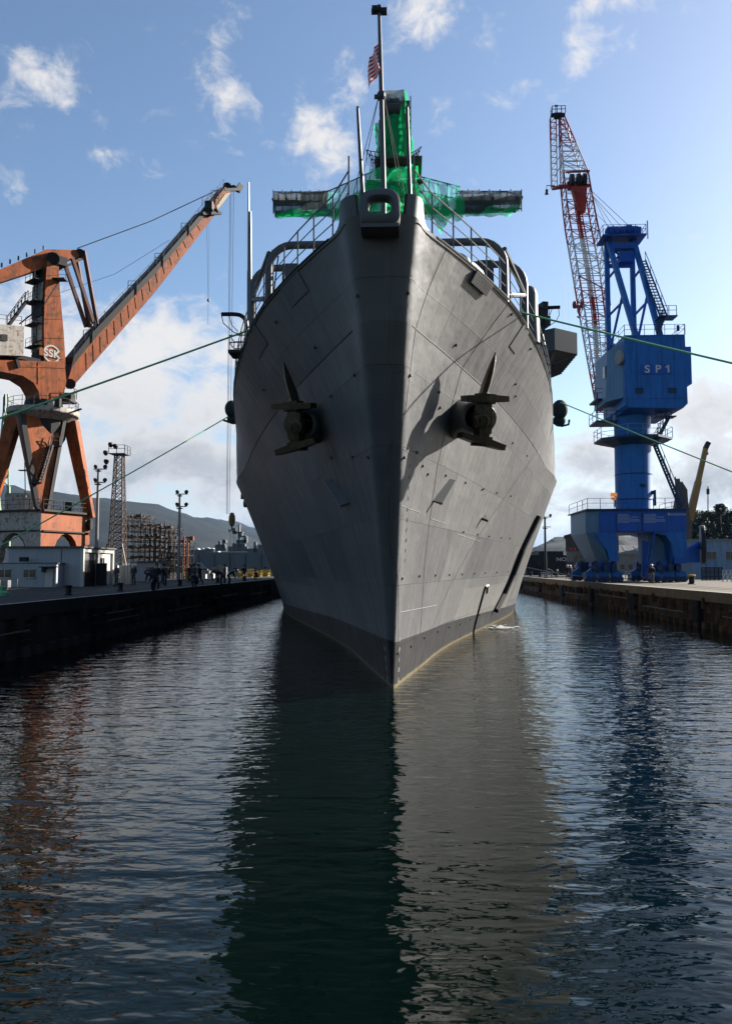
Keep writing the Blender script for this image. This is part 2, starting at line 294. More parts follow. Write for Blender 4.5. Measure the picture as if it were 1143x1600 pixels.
# ------------------------------------------------------------------ mesh helpers
class MB:
    def __init__(s): s.v = []; s.f = []; s.mi = []; s.k = 0
    def add(s, vs, fs):
        o = len(s.v); s.v += [V(p) for p in vs]; s.f += [tuple(i+o for i in f) for f in fs]; s.mi += [s.k]*len(fs); return s
    def mat(s, k): s.k = k; return s
    def hexa(s, p): return s.add(p, [(0,3,2,1),(4,5,6,7),(0,1,5,4),(1,2,6,5),(2,3,7,6),(3,0,4,7)])
    def box(s, c, d, rz=0, R=None):
        c = V(c); hx, hy, hz = [k/2 for k in d]; Rm = R if R is not None else Matrix.Rotation(rz, 3, 'Z')
        return s.hexa([c+Rm@V(q) for q in ((-hx,-hy,-hz),(hx,-hy,-hz),(hx,hy,-hz),(-hx,hy,-hz),(-hx,-hy,hz),(hx,-hy,hz),(hx,hy,hz),(-hx,hy,hz))])
    def beam(s, p, q, w, h=None, w2=None, h2=None, up=(0,0,1)):
        p, q = V(p), V(q); h = h or w; w2 = w2 or w; h2 = h2 or h
        d = (q-p).normalized(); u = V(up)
        if abs(d.dot(u)) > .97: u = V((0,1,0)) if abs(d.y) < .9 else V((1,0,0))
        a = d.cross(u).normalized(); b = a.cross(d).normalized()
        r = []
        for c, ww, hh in ((p, w, h), (q, w2, h2)):
            r += [c-a*ww/2-b*hh/2, c+a*ww/2-b*hh/2, c+a*ww/2+b*hh/2, c-a*ww/2+b*hh/2]
        return s.hexa(r)
    def cyl(s, p, q, r, r2=None, n=10, cap=True):
        p, q = V(p), V(q); r2 = r if r2 is None else r2
        d = (q-p).normalized(); u = V((0,0,1)) if abs(d.z) < .9 else V((1,0,0)); a = d.cross(u).normalized(); b = a.cross(d)
        vs = []
        for c, rr in ((p, r), (q, r2)):
            vs += [c+(a*math.cos(2*math.pi*i/n)+b*math.sin(2*math.pi*i/n))*rr for i in range(n)]
        fs = [(i, (i+1) % n, n+(i+1) % n, n+i) for i in range(n)]
        if cap: fs += [tuple(range(n-1, -1, -1)), tuple(range(n, 2*n))]
        return s.add(vs, fs)
    def tube(s, pts, r, n=6, rs=None):
        pts = [V(p) for p in pts]; vs = []; fs = []; m = len(pts); pa = None
        for k, p in enumerate(pts):
            d = (pts[min(k+1, m-1)]-pts[max(k-1, 0)]).normalized()
            if pa is None:
                u = V((0,0,1)) if abs(d.z) < .9 else V((1,0,0)); a = d.cross(u).normalized()
            else: a = (pa-d*pa.dot(d)).normalized()
            pa = a; b = a.cross(d); rr = rs[k] if rs else r
            vs += [p+(a*math.cos(2*math.pi*i/n)+b*math.sin(2*math.pi*i/n))*rr for i in range(n)]
        for k in range(m-1):
            fs += [(k*n+i, k*n+(i+1) % n, (k+1)*n+(i+1) % n, (k+1)*n+i) for i in range(n)]
        fs += [tuple(range(n-1, -1, -1)), tuple(range((m-1)*n, m*n))]
        return s.add(vs, fs)
    def prism(s, poly, vec):
        n = len(poly); poly = [V(p) for p in poly]; vec = V(vec)
        return s.add(poly+[p+vec for p in poly], [tuple(range(n-1, -1, -1)), tuple(range(n, 2*n))]+[(i, (i+1) % n, n+(i+1) % n, n+i) for i in range(n)])
    def lathe(s, c, prof, n=16, axis=(0,0,1)):
        c = V(c); d = V(axis).normalized(); u = V((0,0,1)) if abs(d.z) < .9 else V((1,0,0)); a = d.cross(u).normalized(); b = a.cross(d)
        vs = []; fs = []; m = len(prof)
        for r, h in prof:
            vs += [c+d*h+(a*math.cos(2*math.pi*i/n)+b*math.sin(2*math.pi*i/n))*max(r, 1e-4) for i in range(n)]
        for k in range(m-1): fs += [(k*n+i, k*n+(i+1) % n, (k+1)*n+(i+1) % n, (k+1)*n+i) for i in range(n)]
        fs += [tuple(range(n-1, -1, -1)), tuple(range((m-1)*n, m*n))]
        return s.add(vs, fs)
    def grid(s, rows):
        m, n = len(rows), len(rows[0])
        return s.add([p for r in rows for p in r], [(j*n+i, j*n+i+1, (j+1)*n+i+1, (j+1)*n+i) for j in range(m-1) for i in range(n-1)])
    def ball(s, c, r, n=10, sc_=(1,1,1)):
        c = V(c); prof = [(math.sin(math.pi*k/n), -math.cos(math.pi*k/n)) for k in range(n+1)]
        o = len(s.v); s.lathe((0,0,0), prof, n*2-4 if n > 5 else 8)
        for i in range(o, len(s.v)):
            p = s.v[i]; s.v[i] = c+V((p.x*r*sc_[0], p.y*r*sc_[1], p.z*r*sc_[2]))
        return s
    def rail(s, pts, h=1.1, r=.03, rails=(1.0, .55), closed=False, step=None):
        pts = [V(p) for p in pts]
        for p in pts: s.beam(p, p+V((0,0,h)), r*2)
        pairs = list(zip(pts, pts[1:]))+([(pts[-1], pts[0])] if closed else [])
        for a, b in pairs:
            for k in rails: s.beam(a+V((0,0,h*k)), b+V((0,0,h*k)), r*1.5)
        return s
    def ladder(s, p, q, w, side, n, r=.03):
        p, q = V(p), V(q); sd = V(side).normalized()*w/2
        s.beam(p-sd, q-sd, r*2); s.beam(p+sd, q+sd, r*2)
        for i in range(n):
            c = p.lerp(q, (i+.5)/n); s.beam(c-sd, c+sd, r*1.4)
        return s
    def stair(s, p, q, w, side, n, rail=True):
        p, q = V(p), V(q); sd = V(side).normalized()*w/2
        for t in (-1, 1): s.beam(p+sd*t, q+sd*t, .08, .22)
        run = (q-p); run = V((run.x, run.y, 0)).normalized()
        for i in range(n):
            c = p.lerp(q, (i+.5)/n); s.box(c, (.26, w, .05), math.atan2(run.y, run.x))
        if rail:
            for t in (-1, 1):
                s.beam(p+sd*t+V((0,0,1)), q+sd*t+V((0,0,1)), .06)
                for i in range(0, n+1, max(1, n//4)):
                    c = p.lerp(q, i/n)+sd*t; s.beam(c, c+V((0,0,1)), .05)
        return s
    def build(s, name, mats, parent=None, origin=None, smooth=False):
        if not isinstance(mats, (list, tuple)): mats = [mats]
        if parent is not None:
            r = parent
            while r.parent: r = r.parent
            o = V(r.location)
        else: o = V(origin) if origin is not None else V((0,0,0))
        me = bpy.data.meshes.new(name); me.from_pydata([p-o for p in s.v], [], s.f)
        for m in mats: me.materials.append(m)
        if len(mats) > 1: me.polygons.foreach_set('material_index', s.mi)
        if smooth: me.polygons.foreach_set('use_smooth', [True]*len(me.polygons))
        me.update()
        bm = bmesh.new(); bm.from_mesh(me); bmesh.ops.recalc_face_normals(bm, faces=bm.faces); bm.to_mesh(me); bm.free()
        if smooth:
            me.set_sharp_from_angle(angle=math.radians(38))
        ob = bpy.data.objects.new(name, me); COL.objects.link(ob)
        if parent is not None: ob.parent = parent
        else: ob.location = o
        return ob

def tag(o, label, cat, group=None):
    o['label'] = label; o['category'] = cat
    if group: o['group'] = group
    return o
def struct(o, kind='structure'): o['kind'] = kind; return o
def thing(name, label, cat, loc, group=None):
    o = bpy.data.objects.new(name, None); COL.objects.link(o); o.location = loc; o.empty_display_size = .3
    return tag(o, label, cat, group)
def kids(o): return [c for c in bpy.data.objects if c.parent == o]
def copy_tree(o, loc, rz=0, label=None, scale=None):
    def rec(src, par):
        c = src.copy(); COL.objects.link(c)
        if par: c.parent = par
        for ch in kids(src): rec(ch, c)
        return c
    r = rec(o, None); r.location = loc; r.rotation_euler = (0, 0, rz)
    if scale: r.scale = (scale,)*3
    if label: r['label'] = label
    return r
def text(name, body, size, loc, rot, m, parent, ext=.01, align='CENTER', bold=0.0, sx=1.0):
    cu = bpy.data.curves.new(name, 'FONT'); cu.body = body; cu.size = size; cu.extrude = ext; cu.align_x = align; cu.align_y = 'CENTER'; cu.offset = bold; cu.space_character = 1.05
    to = bpy.data.objects.new(name, cu); COL.objects.link(to); bpy.context.view_layer.update()
    me = bpy.data.meshes.new_from_object(to.evaluated_get(bpy.context.evaluated_depsgraph_get()))
    bpy.data.objects.remove(to); me.name = name; me.materials.clear(); me.materials.append(m)
    r = parent
    while r.parent: r = r.parent
    mat = Matrix.Translation(V(loc)-V(r.location)) @ rot.to_4x4() @ Matrix.Diagonal((sx, 1, 1, 1))
    me.transform(mat); ob = bpy.data.objects.new(name, me); COL.objects.link(ob); ob.parent = parent
    return ob
def frame(xa, ya):                       # rotation whose X and Y axes are given
    xa, ya = V(xa).normalized(), V(ya).normalized(); za = xa.cross(ya)
    return Matrix((xa, ya, za)).transposed()
def sag(p, q, s, n=24):
    p, q = V(p), V(q); return [p.lerp(q, i/n)-V((0,0,4*s*(i/n)*(1-i/n))) for i in range(n+1)]
def spline(pts, n=6):
    pts = [V(p) for p in pts]; P = [pts[0]*2-pts[1]]+pts+[pts[-1]*2-pts[-2]]; r = []
    for i in range(1, len(P)-2):
        for k in range(n):
            t = k/n; a, b, c, d = P[i-1:i+3]
            r.append(.5*((2*b)+(c-a)*t+(2*a-5*b+4*c-d)*t*t+(3*b-a-3*c+d)*t**3))
    return r+[pts[-1]]

QZ = 2.25
QL, QR = -16.0, 18.9
# ------------------------------------------------------------------ setting: water, quays, hills
w = MB(); w.grid([[V((x, y, 0)) for x in (-9000, -600, -60, -16.5, 19.4, 60, 600, 9000)] for y in (-300, -40, 0, 60, 140, 600, 12000)])
struct(w.build('water', m_water))
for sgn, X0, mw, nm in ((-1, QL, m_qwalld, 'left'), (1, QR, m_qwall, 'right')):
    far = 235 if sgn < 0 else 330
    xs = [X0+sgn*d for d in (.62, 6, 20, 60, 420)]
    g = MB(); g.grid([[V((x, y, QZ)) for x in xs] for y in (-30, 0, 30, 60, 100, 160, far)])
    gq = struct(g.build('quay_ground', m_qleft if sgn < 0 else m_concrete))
    c = MB(); y = -30.0
    while y < far:
        c.box((X0+sgn*.3, y+3.98, QZ-.28), (.64, 7.96, .62)); y += 8
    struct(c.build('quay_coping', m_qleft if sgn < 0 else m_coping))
    e = MB(); e.box((X0+sgn*.08, (far-30)/2, QZ+.036), (.14, far+28, .012)); struct(e.build('quay_edge_line', m_white))
    ww = MB(); ww.box((X0+sgn*.45, (far-30)/2, -1.2), (.6, far+30, 5.78))
    ww.box((X0+sgn*200, far+.3, -1.2), (401, .6, 6.6))
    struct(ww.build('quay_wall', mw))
    lnm = MB()
    lnm.box((X0+sgn*3.2, 100, QZ+.006), (.16, 260, .012)); lnm.box((X0+sgn*4.7, 100, QZ+.006), (.16, 260, .012))
    struct(lnm.build('crane_rail', m_dark))
    # fittings on the dock wall: ladders, fender recesses, a service pipe
    for i, yy in enumerate([30, 44, 58, 72, 86, 100, 116] if sgn > 0 else [33, 47, 61, 75, 89, 104]):
        t = thing('wall_ladder', '', 'ladder', (X0-sgn*.02, yy, 0), 'ladder rungs along the dock walls')
        t['label'] = 'rusty rungs of a ladder recessed into the %s dock wall' % ('sunlit brown' if sgn > 0 else 'shaded dark')
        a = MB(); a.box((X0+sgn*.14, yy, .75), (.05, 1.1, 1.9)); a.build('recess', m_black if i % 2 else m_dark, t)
        b = MB()
        for k in range(6): b.beam((X0-sgn*.02, yy-.42, .1+k*.3), (X0-sgn*.02, yy+.42, .1+k*.3), .05)
        b.build('rungs', m_scaff, t)
    for i, yy in enumerate([26, 38, 51, 65, 79, 93, 108, 125] if sgn > 0 else [28, 41, 54, 68, 82, 96]):
        a = MB(); a.box((X0-sgn*.03, yy, .62), (.34, 1.5 if i % 2 else .9, 2.1)); a.box((X0-sgn*.18, yy, 1.2), (.1, .5, .3)); a.box((X0-sgn*.18, yy, .4), (.1, .5, .3))
        tag(a.build('timber_fender', m_black, origin=(X0, yy, 0)), 'black timber fender block on the %s dock wall' % ('sunlit brown' if sgn > 0 else 'shaded dark'), 'fender', 'fenders along the dock walls')
    for i, (y0, y1, z) in enumerate([(27, 33, 1.1), (40, 47, .9), (40, 46, 1.3), (53, 62, .8), (66, 76, 1.2), (81, 92, .9)]):
        a = MB(); a.tube([(X0-sgn*.1, y0, z), (X0-sgn*.16, y0+.2, z), (X0-sgn*.16, y1-.2, z), (X0-sgn*.1, y1, z)], .045)
        for k in range(4): a.beam((X0+sgn*.2, y0+(y1-y0)*(k+.5)/4, z), (X0-sgn*.16, y0+(y1-y0)*(k+.5)/4, z), .04)
        tag(a.build('grab_rail', m_scaff, origin=(X0, y0, z)), 'rusty horizontal grab rail bolted along the %s dock wall' % ('sunlit brown' if sgn > 0 else 'shaded dark'), 'rail', 'grab rails along the dock walls')
    a = MB()
    for k in range(int(120/1.3)): a.box((X0-sgn*.06, 25+k*1.3, .12), (.3, .5, .5))
    for k in range(60): a.box((X0-sgn*.01, 26+k*2.1+rnd.random(), 1.05+rnd.random()*.5), (.32, .25, .7))
    struct(a.build('quay_wall_blocks', mw))

def hillmat(name, a, b_, sc_):
    m = M(name, a, .95, var=.1); nt = m.node_tree; N = nt.nodes.new; L = nt.links.new
    tc = N('ShaderNodeTexCoord'); n = N('ShaderNodeTexNoise'); n.inputs['Scale'].default_value = sc_; n.inputs['Detail'].default_value = 10; n.inputs['Roughness'].default_value = .72; L(tc.outputs['Object'], n.inputs['Vector'])
    r = N('ShaderNodeMapRange'); L(n.outputs[0], r.inputs[0]); r.inputs[1].default_value = .35; r.inputs[2].default_value = .65
    mx = N('ShaderNodeMix'); mx.data_type = 'RGBA'; L(r.outputs[0], mx.inputs[0]); mx.inputs[6].default_value = (*a, 1); mx.inputs[7].default_value = (*b_, 1)
    L(mx.outputs[2], nt.nodes['Principled BSDF'].inputs['Base Color']); return m
m_hill = hillmat('wooded_hill', (.0006, .0024, .0036), (.008, .011, .013), .02)
def ridge(name, pts, D, depth, amp, seed, m, nx=140):
    P = [at(px, py, D) for px, py in pts]; rows = []
    def zat(x):
        for a, b in zip(P, P[1:]):
            if a.x <= x <= b.x: return a.z+(b.z-a.z)*(x-a.x)/(b.x-a.x)
        return P[-1].z
    for j in range(26):
        t = j/25; r = []
        for i in range(nx+1):
            x = P[0].x+(P[-1].x-P[0].x)*i/nx
            s = math.sin(math.pi*.5*min(1, t/.62))**.9 if t < .62 else math.cos((t-.62)/.38*math.pi/2)
            y = D+depth*(t-.62)
            k = D/1500
            n1 = mnoise.fractal(V((x/260/k, y/260/k, seed)), 1, 2, 5)
            z = zat(x)*s*(1+.22*n1*(1-abs(s-.5)))+amp*mnoise.fractal(V((x/45/k, y/45/k, seed+3)), 1, 2, 4)*min(1, s*3)-2
            r.append(V((x, y, z)))
        rows.append(r)
    g = MB(); g.grid(rows); return struct(g.build(name, m, smooth=True))
ridge('hills', [(-900,700),(-500,735),(-200,738),(0,752),(60,764),(100,775),(200,783),(245,787),(300,805),(350,822),(400,845),(450,868),(520,884)], 1700, 1400, 9, 1.0, m_hill)
ridge('hills', [(180,850),(290,808),(335,806),(370,815),(420,828),(480,840),(560,850),(700,866),(800,880)], 2900, 1600, 9, 4.0, m_hill)
ridge('hills', [(700,880),(800,868),(846,850),(880,840),(925,843),(960,838),(1020,836),(1100,842),(1300,838),(1600,850)], 1300, 900, 7, 7.0, m_hill)

def build_haze():
    b = MB(); b.box((0, 6000, 230), (19000, 13200, 466)); o = struct(b.build('haze', []), 'stuff')
    m = bpy.data.materials.new('haze_air'); m.use_nodes = True; nt = m.node_tree; nt.nodes.clear()
    out = nt.nodes.new('ShaderNodeOutputMaterial'); v = nt.nodes.new('ShaderNodeVolumePrincipled'); v.inputs['Color'].default_value = (.3, .6, 1, 1); v.inputs['Density'].default_value = .00003
    nt.links.new(v.outputs[0], out.inputs['Volume']); o.data.materials.append(m)
build_haze()

# ------------------------------------------------------------------ the warship
def pchip(tab):
    x = np.array([a for a, _ in tab], float); y = np.array([b for _, b in tab], float)
    h = np.diff(x); d = np.diff(y)/h; m = np.zeros(len(x)); m[0], m[-1] = d[0], d[-1]
    for i in range(1, len(x)-1):
        if d[i-1]*d[i] > 0:
            w1, w2 = 2*h[i]+h[i-1], h[i]+2*h[i-1]; m[i] = (w1+w2)/(w1/d[i-1]+w2/d[i])
    def f(q):
        if q <= x[0]: return float(y[0])
        if q >= x[-1]: return float(y[-1])
        i = int(np.searchsorted(x, q))-1; t = (q-x[i])/h[i]
        return float((1+2*t)*(1-t)**2*y[i]+t*(1-t)**2*h[i]*m[i]+t*t*(3-2*t)*y[i+1]+t*t*(t-1)*h[i]*m[i+1])
    return f
DK, KN = 12.3, 10.0
S0, S10, S12 = 24.75, 19.3, 18.3
t0 = pchip([(a-S0, b) for a, b in [(24.75,0),(24.85,.05),(25.6,.18),(29.6,.92),(35.6,1.98),(44.8,4.2),(50.1,5.6),(58,7.7),(66.4,9.6),(74.7,10.9),(90,12.2),(112,12.7)]])
t10 = pchip([(a-S10, b) for a, b in [(19.3,0),(19.32,.3),(19.36,.48),(19.48,.6),(20.0,.78),(22.3,1.64),(25.0,2.62),(28.3,3.75),(32.3,5.0),(39.5,7.05),(48.1,9.25),(57.3,11.75),(66,12.9),(80,13.4),(112,13.5)]])
t12 = pchip([(a-S12, b) for a, b in [(18.3,0),(18.32,.4),(18.38,.66),(18.52,.86),(19.12,1.1),(20.2,1.72),(21.6,2.5),(23,3.22),(24.9,4.1),(27,4.85),(30.8,6.05),(36,7.4),(40,8.25),(47.5,9.7),(60,12.1),(70,13.1),(112,13.6)]])
def stem_y(z):
    if z >= KN: return S10+(S12-S10)*(z-KN)/(DK-KN)
    return S0-(S0-S10)*(max(z, 0)/KN)**1.25+(0 if z > 0 else z*-.05)
def hw(z, y):
    t = max(0.0, y-stem_y(z))
    if z >= KN:
        s = (z-KN)/(DK-KN); return t10(t)*(1-s)+t12(t)*s
    s = max(0, z)/KN; s = s**1.08; k = 1 if z >= 0 else max(.2, 1+z*.12)
    return (t0(t)*(1-s)+t10(t)*s)*k
def sun_gap_sheer(y): t = min(1, max(0, (y-50)/9)); return DK-(DK-KN-.15)*t*t*(3-2*t)  # unseen aft deck edge is lowered so sunlight clears it to the shed
def hx(z): return -.25-.0165*z
def hull_pt(side, y, z, off=0.0):
    p = V((hx(z)+side*hw(z, y), y, z))
    return p+hull_n(side, y, z)*off if off else p
def hull_n(side, y, z):
    e = .05; z0 = min(z, DK-.06)
    a = V((hx(z0)+side*hw(z0, y+e), y+e, z0))-V((hx(z0)+side*hw(z0, y-e), y-e, z0))
    b = V((hx(z0+e)+side*hw(z0+e, y), y, z0+e))-V((hx(z0-e)+side*hw(z0-e, y), y, z0-e))
    n = a.cross(b).normalized(); return n if n.x*side > 0 else -n

ship = thing('warship', 'huge grey warship seen bow on in the flooded dry dock', 'warship', (0, S0, 0))
TS = [0,.02,.05,.09,.14,.2,.28,.38,.5,.65,.85,1.1,1.4,1.8,2.3,2.9,3.6,4.4,5.3,6.3,7.4,8.6,10,11.5,13,15,17,19.5,22,25,28,31,34,38,42,47,53,60,70,82,92]
def hull_strip(mb_rows, zs):
    rows, uvs = [], []
    for z in zs:
        ys = stem_y(z); r = []; u = []
        for sd, seq in ((-1, TS[::-1]), (1, TS[1:])):
            for t in seq:
                y = ys+t; zz = z if z <= KN else KN+(z-KN)*(sun_gap_sheer(y)-KN)/(DK-KN); r.append(V((hx(z)+sd*hw(z, y), y, zz))); u.append((y+(3.3 if sd > 0 else 0), zz))
        rows.append(r); uvs.append(u)
    return rows, uvs
def build_hull(name, strips, mat, parent):
    verts, faces, uvf = [], [], []
    for zs in strips:
        rows, uvs = hull_strip(None, zs); o = len(verts); n = len(rows[0])
        for r in rows: verts += r
        fl = [x for r in uvs for x in r]
        for j in range(len(rows)-1):
            for i in range(n-1):
                q = (j*n+i, j*n+i+1, (j+1)*n+i+1, (j+1)*n+i); faces.append(tuple(o+k for k in q)); uvf += [fl[k] for k in q]
    L0 = V(ship.location); me = bpy.data.meshes.new(name); me.from_pydata([p-L0 for p in verts], [], faces); me.materials.append(mat)
    ul = me.uv_layers.new(name='UVMap'); ul.data.foreach_set('uv', [c for p in uvf for c in p])
    me.polygons.foreach_set('use_smooth', [True]*len(me.polygons)); me.update()
    ob = bpy.data.objects.new(name, me); COL.objects.link(ob); ob.parent = parent; return ob
build_hull('hull', [[-3,-1.5,-.5,0,.15,.3,.6,1,1.4,1.8,2.3,3,3.8,4.6,5.4,6.2,7,7.8,8.6,9.3,10], [10,10.5,11,11.6,12.3]], m_hull, ship)
# transom, deck and toe plate
b = MB(); ye = stem_y(DK)+92
b.prism([V((hx(0)-12.6, ye-.1, -3)), V((hx(0)+12.6, ye-.1, -3)), V((12.6, ye-.1, KN+.1)), V((-13.5, ye-.1, KN+.1))], (0, .3, 0)); b.build('transom', m_grey, ship)
ys = [stem_y(DK)+t for t in TS[6:]]
b = MB(); b.grid([[V((hx(DK)+k*hw(DK, y)*.995, y, sun_gap_sheer(y)-.1)) for k in (-1, -.5, 0, .5, 1)] for y in ys]); b.build('deck', m_greyd, ship)
# raised bulwark round the bow, dropping in a curve to the deck edge
for sd in (-1, 1):
    b = MB(); out, inn = [], []
    for t in [.055,.09,.14,.2,.28,.38,.5,.6,.7,.8,.9,1.0]:
        y = S12+t; h = .5 if t < .45 else .5*max(.0, 1-(t-.45)/.55)**2
        p = V((hx(DK)+sd*hw(DK, y), y, DK)); f = V((sd*.12, -.04, 0))
        out.append([p, p+V((sd*.1*h, -.06*h, h+.02))])
    b.grid([[q[0] for q in out], [q[1] for q in out]])
    b.grid([[q[0]+V((-sd*.07, .07, 0)) for q in out], [q[1]+V((-sd*.07, .07, 0)) for q in out]])
    b.grid([[q[1] for q in out], [q[1]+V((-sd*.07, .07, 0)) for q in out]])
    b.build('bulwark', m_grey, ship, smooth=True)
# bullnose: a rounded block with an oval fairlead through it
c0 = at(593, 320, 17.75); bw, bh, hwid, hh = .48, .43, .26, .175
rows = []; NB = 48
def superell(a, rx, rz, e): c, s = math.cos(a), math.sin(a); e = e if s < 0 else min(e, 2.9); return V((math.copysign(abs(c)**(2/e), c)*rx, 0, math.copysign(abs(s)**(2/e), s)*rz))
cen = V((c0.x, c0.y, c0.z))
for rx, rz, e, yy in ((bw, bh, 4.5, .42), (bw, bh, 4.5, .06), (bw-.06, bh-.06, 4, 0), (hwid+.07, hh+.07, 3, -.02), (hwid+.02, hh+.02, 3.2, .04), (hwid, hh, 3.4, .14), (hwid, hh, 3.4, .26), (hwid+.08, hh+.08, 3.4, .42)):
    rows.append([cen+superell(2*math.pi*i/NB, rx, rz*(1.0 if math.sin(2*math.pi*i/NB) < 0 else 1.0), e)+V((0, yy, 0)) for i in range(NB+1)])
rows.append(rows[0])
b = MB(); b.grid(rows); b.box(cen+V((0, .3, -bh-.03)), (.9, .5, .09)); b.box(cen+V((0, .62, -.38)), (.9, .5, .16)); b.build('bullnose', m_grey, ship, smooth=True)
# jackstaff with truck, two side posts, halyards
js = MB(); J0, J1 = at(599, 300, 19.3), at(592, 16, 19.3); jm = at(595.5, 150, 19.3)
js.tube([J0-V((0,0,.9)), J0, jm, J1], .07, 10, [.072, .07, .062, .045]); jso = js.build('jackstaff', m_grey, ship, smooth=True)
b = MB(); b.box(J1+V((0,0,-.03)), (.4, .12, .1)); b.box(J1+V((-.1,-.05,-.02)), (.17, .17, .13)); b.box(J1+V((.13,.02,-.02)), (.15, .14, .13)); b.lathe(J1, [(.05,0),(.08,.05),(.06,.12),(0,.17)], 8); b.build('truck_light', m_dark, jso)
b = MB(); b.lathe(jm-V((0,0,.1)), [(.09,0),(.12,.05),(.12,.14),(.09,.2)], 10); b.box(jm+V((-.12,0,-.02)), (.12,.06,.1)); b.build('collar', m_greyd, jso)
b = MB()
for q, p in (((541,345), (-.1, .1)), ((552,350), (-.08, 0)), ((634,315), (.08, 0)), ((628,318), (.08, .1))): b.tube([jm+V((p[0], p[1], -.05)), at(*q, 20.2)], .009, 4)
b.build('halyard', m_cable, jso)
for (xb, yb, xt, yt, Y) in ((566, 300, 558.5, 170, 20.3), (640, 312, 635.5, 168, 20.3)):
    b = MB(); p, q = at(xb, yb, Y), at(xt, yt, Y); b.tube([p-V((0,0,.4)), p, q], .06, 8, [.062, .06, .04]); b.lathe(q, [(.03,0),(.04,.05),(0,.09)], 6); b.build('side_post', m_greyd, ship, smooth=True)

# life rails along both deck edges
def deck_edge(sd, y, dz=0, inn=.08): p = V((hx(DK)+sd*(hw(DK, y)-inn), y, sun_gap_sheer(y)+dz)); return p
for sd in (-1, 1):
    y = 18.55; st = []
    while y < 50: st.append(deck_edge(sd, y)); y += 1.05 if y < 24 else 1.5
    st[0] = st[0]+V((0, 0, .45)); b = MB()
    for h in (1.12, .75, .38):
        b.tube([p+V((0, 0, h if i else h*.7)) for i, p in enumerate(st)], .022 if h > 1 else .016, 6)
    ro = b.build('life_rail', m_rail, ship)
    for p in st:
        b = MB(); b.cyl(p+V((0,0,-.12)), p+V((0,0,1.15)), .024, n=6); b.build('stanchion', m_rail, ro)
    b = MB(); b.tube([deck_edge(sd, y, .0, .02) for y in ys[6:]], .035, 6); b.build('deck_coaming', m_black, ship)
# tubular arches spanning the forecastle
def arch(y, zt, ins, r):
    a, c = deck_edge(-1, y, -.1, ins), deck_edge(1, y, -.1, ins); rr = .75
    pts = [a, V((a.x, y, zt-rr))]
    for k in range(1, 7): t = math.pi/2*k/6; pts.append(V((a.x+rr-rr*math.cos(t), y, zt-rr+rr*math.sin(t))))
    for k in range(6, -1, -1): t = math.pi/2*k/6; pts.append(V((c.x-rr+rr*math.cos(t), y, zt-rr+rr*math.sin(t))))
    pts.append(c); return pts
A1, A2 = arch(24.5, 14.2, .15, .11), arch(27.3, 14.55, .1, .11)
for A in (A1, A2):
    b = MB(); b.tube(A, .125, 10); b.build('tubular_arch', m_grey, ship, smooth=True)
b = MB()
for i, j in ((1, 1), (-2, -2)):
    b.tube([A1[i]+V((0,0,.5)), A2[j]+V((0,0,-.35))], .085, 8); b.tube([A2[j]+V((0,0,-.4)), A1[i]+V((0,0,-1.0))], .085, 8)
for k in (.3, .7): b.tube([A1[7].lerp(A1[8], k), A2[7].lerp(A2[8], k)], .07, 8)
b.build('arch_brace', m_grey, ship, smooth=True)
b = MB(); p = deck_edge(-1, 26.2); b.beam(p+V((.3,0,.1)), A1[1]+V((.1,0,.6)), .04); b.beam(p+V((.5,0,.1)), A1[1]+V((.3,0,.4)), .04); b.build('arch_stay', m_greyd, ship)
# white sunlit raft cradle and perforated platforms hung outside the rail
def plate(sd, y0, y1, mats, name, drop, holes):
    P = lambda u, v_, o: hull_pt(sd, y0+(y1-y0)*u, DK-.06-drop*v_, o)
    b = MB(); b.hexa([*[P(u, v_, o*(1 if holes else .25)) for o in (.03, .1) for u, v_ in ((0,0),(1,0),(1,1),(0,1))]]); ob = b.build(name, mats, ship)
    if holes:
        b = MB()
        for i in range(11):
            for j in range(5): p = P((i+.7)/11.4, (j+.7)/5.4, .1); q = P((i+.7)/11.4, (j+.7)/5.4, .112); b.cyl(p, q, .02, n=6)
        b.build('perforation', m_rail, ob)
plate(1, 21.8, 22.95, m_greyd, 'perforated_platform', .34, True)
plate(-1, 21.6, 23.0, m_grey, 'folded_platform', .6, False); plate(-1, 26.4, 28.4, m_grey, 'folded_platform', .7, False)
plate(1, 26.8, 27.8, m_grey, 'folded_platform', .8, False)
rf = MB()
for y, zz in ((21.7, .35), (22.5, .4)):
    p = deck_edge(1, y+.4, zz, 1.0); q = deck_edge(1, y+1.1, zz, 1.0); rf.cyl(p, q, .34, n=16)
b = MB(); q0, q1 = deck_edge(1, 21.9, -.05, .2), deck_edge(1, 23.0, -.05, .2); rows = []
for k in range(7):
    a = math.pi*.62*k/6-.25; rows.append([p+V((-.34+.34*math.cos(a), .05, .12+.46*math.sin(a)+.02*math.sin(u*5+k))) for u, p in ((u/8, q0.lerp(q1, u/8)) for u in range(9))])
b.grid(rows); b.build('raft_cover', M('white_canvas', (1.0,.98,.93), .7, var=.08), ship, smooth=True)
rf.build('raft_canister', M('glossy_white_canister', (.85, .85, .83), .2, var=.02, spec=.6), ship, smooth=True)
b = MB(); p = deck_edge(1, 24.2, 0, .6); b.box(p+V((-.1,0,.5)), (.5, .9, 1.0)); b.box(p+V((-.3,1.2,.35)), (.7, .6, .7)); b.lathe(p+V((-.6,.6,0)), [(.22,0),(.22,.1),(.15,.2),(.15,.55),(.24,.6),(.24,.68)], 12); b.build('deck_locker', m_greyd, ship)
p = deck_edge(-1, 23.8, 0, .6); b = MB(); b.box(p+V((.1,0,.4)), (.5, 1.1, .8)); b.build('deck_locker', m_grey, ship); b = MB(); b.box(p+V((.3,1.6,.3)), (.6, .8, .6)); b.build('deck_locker', m_grey, ship)
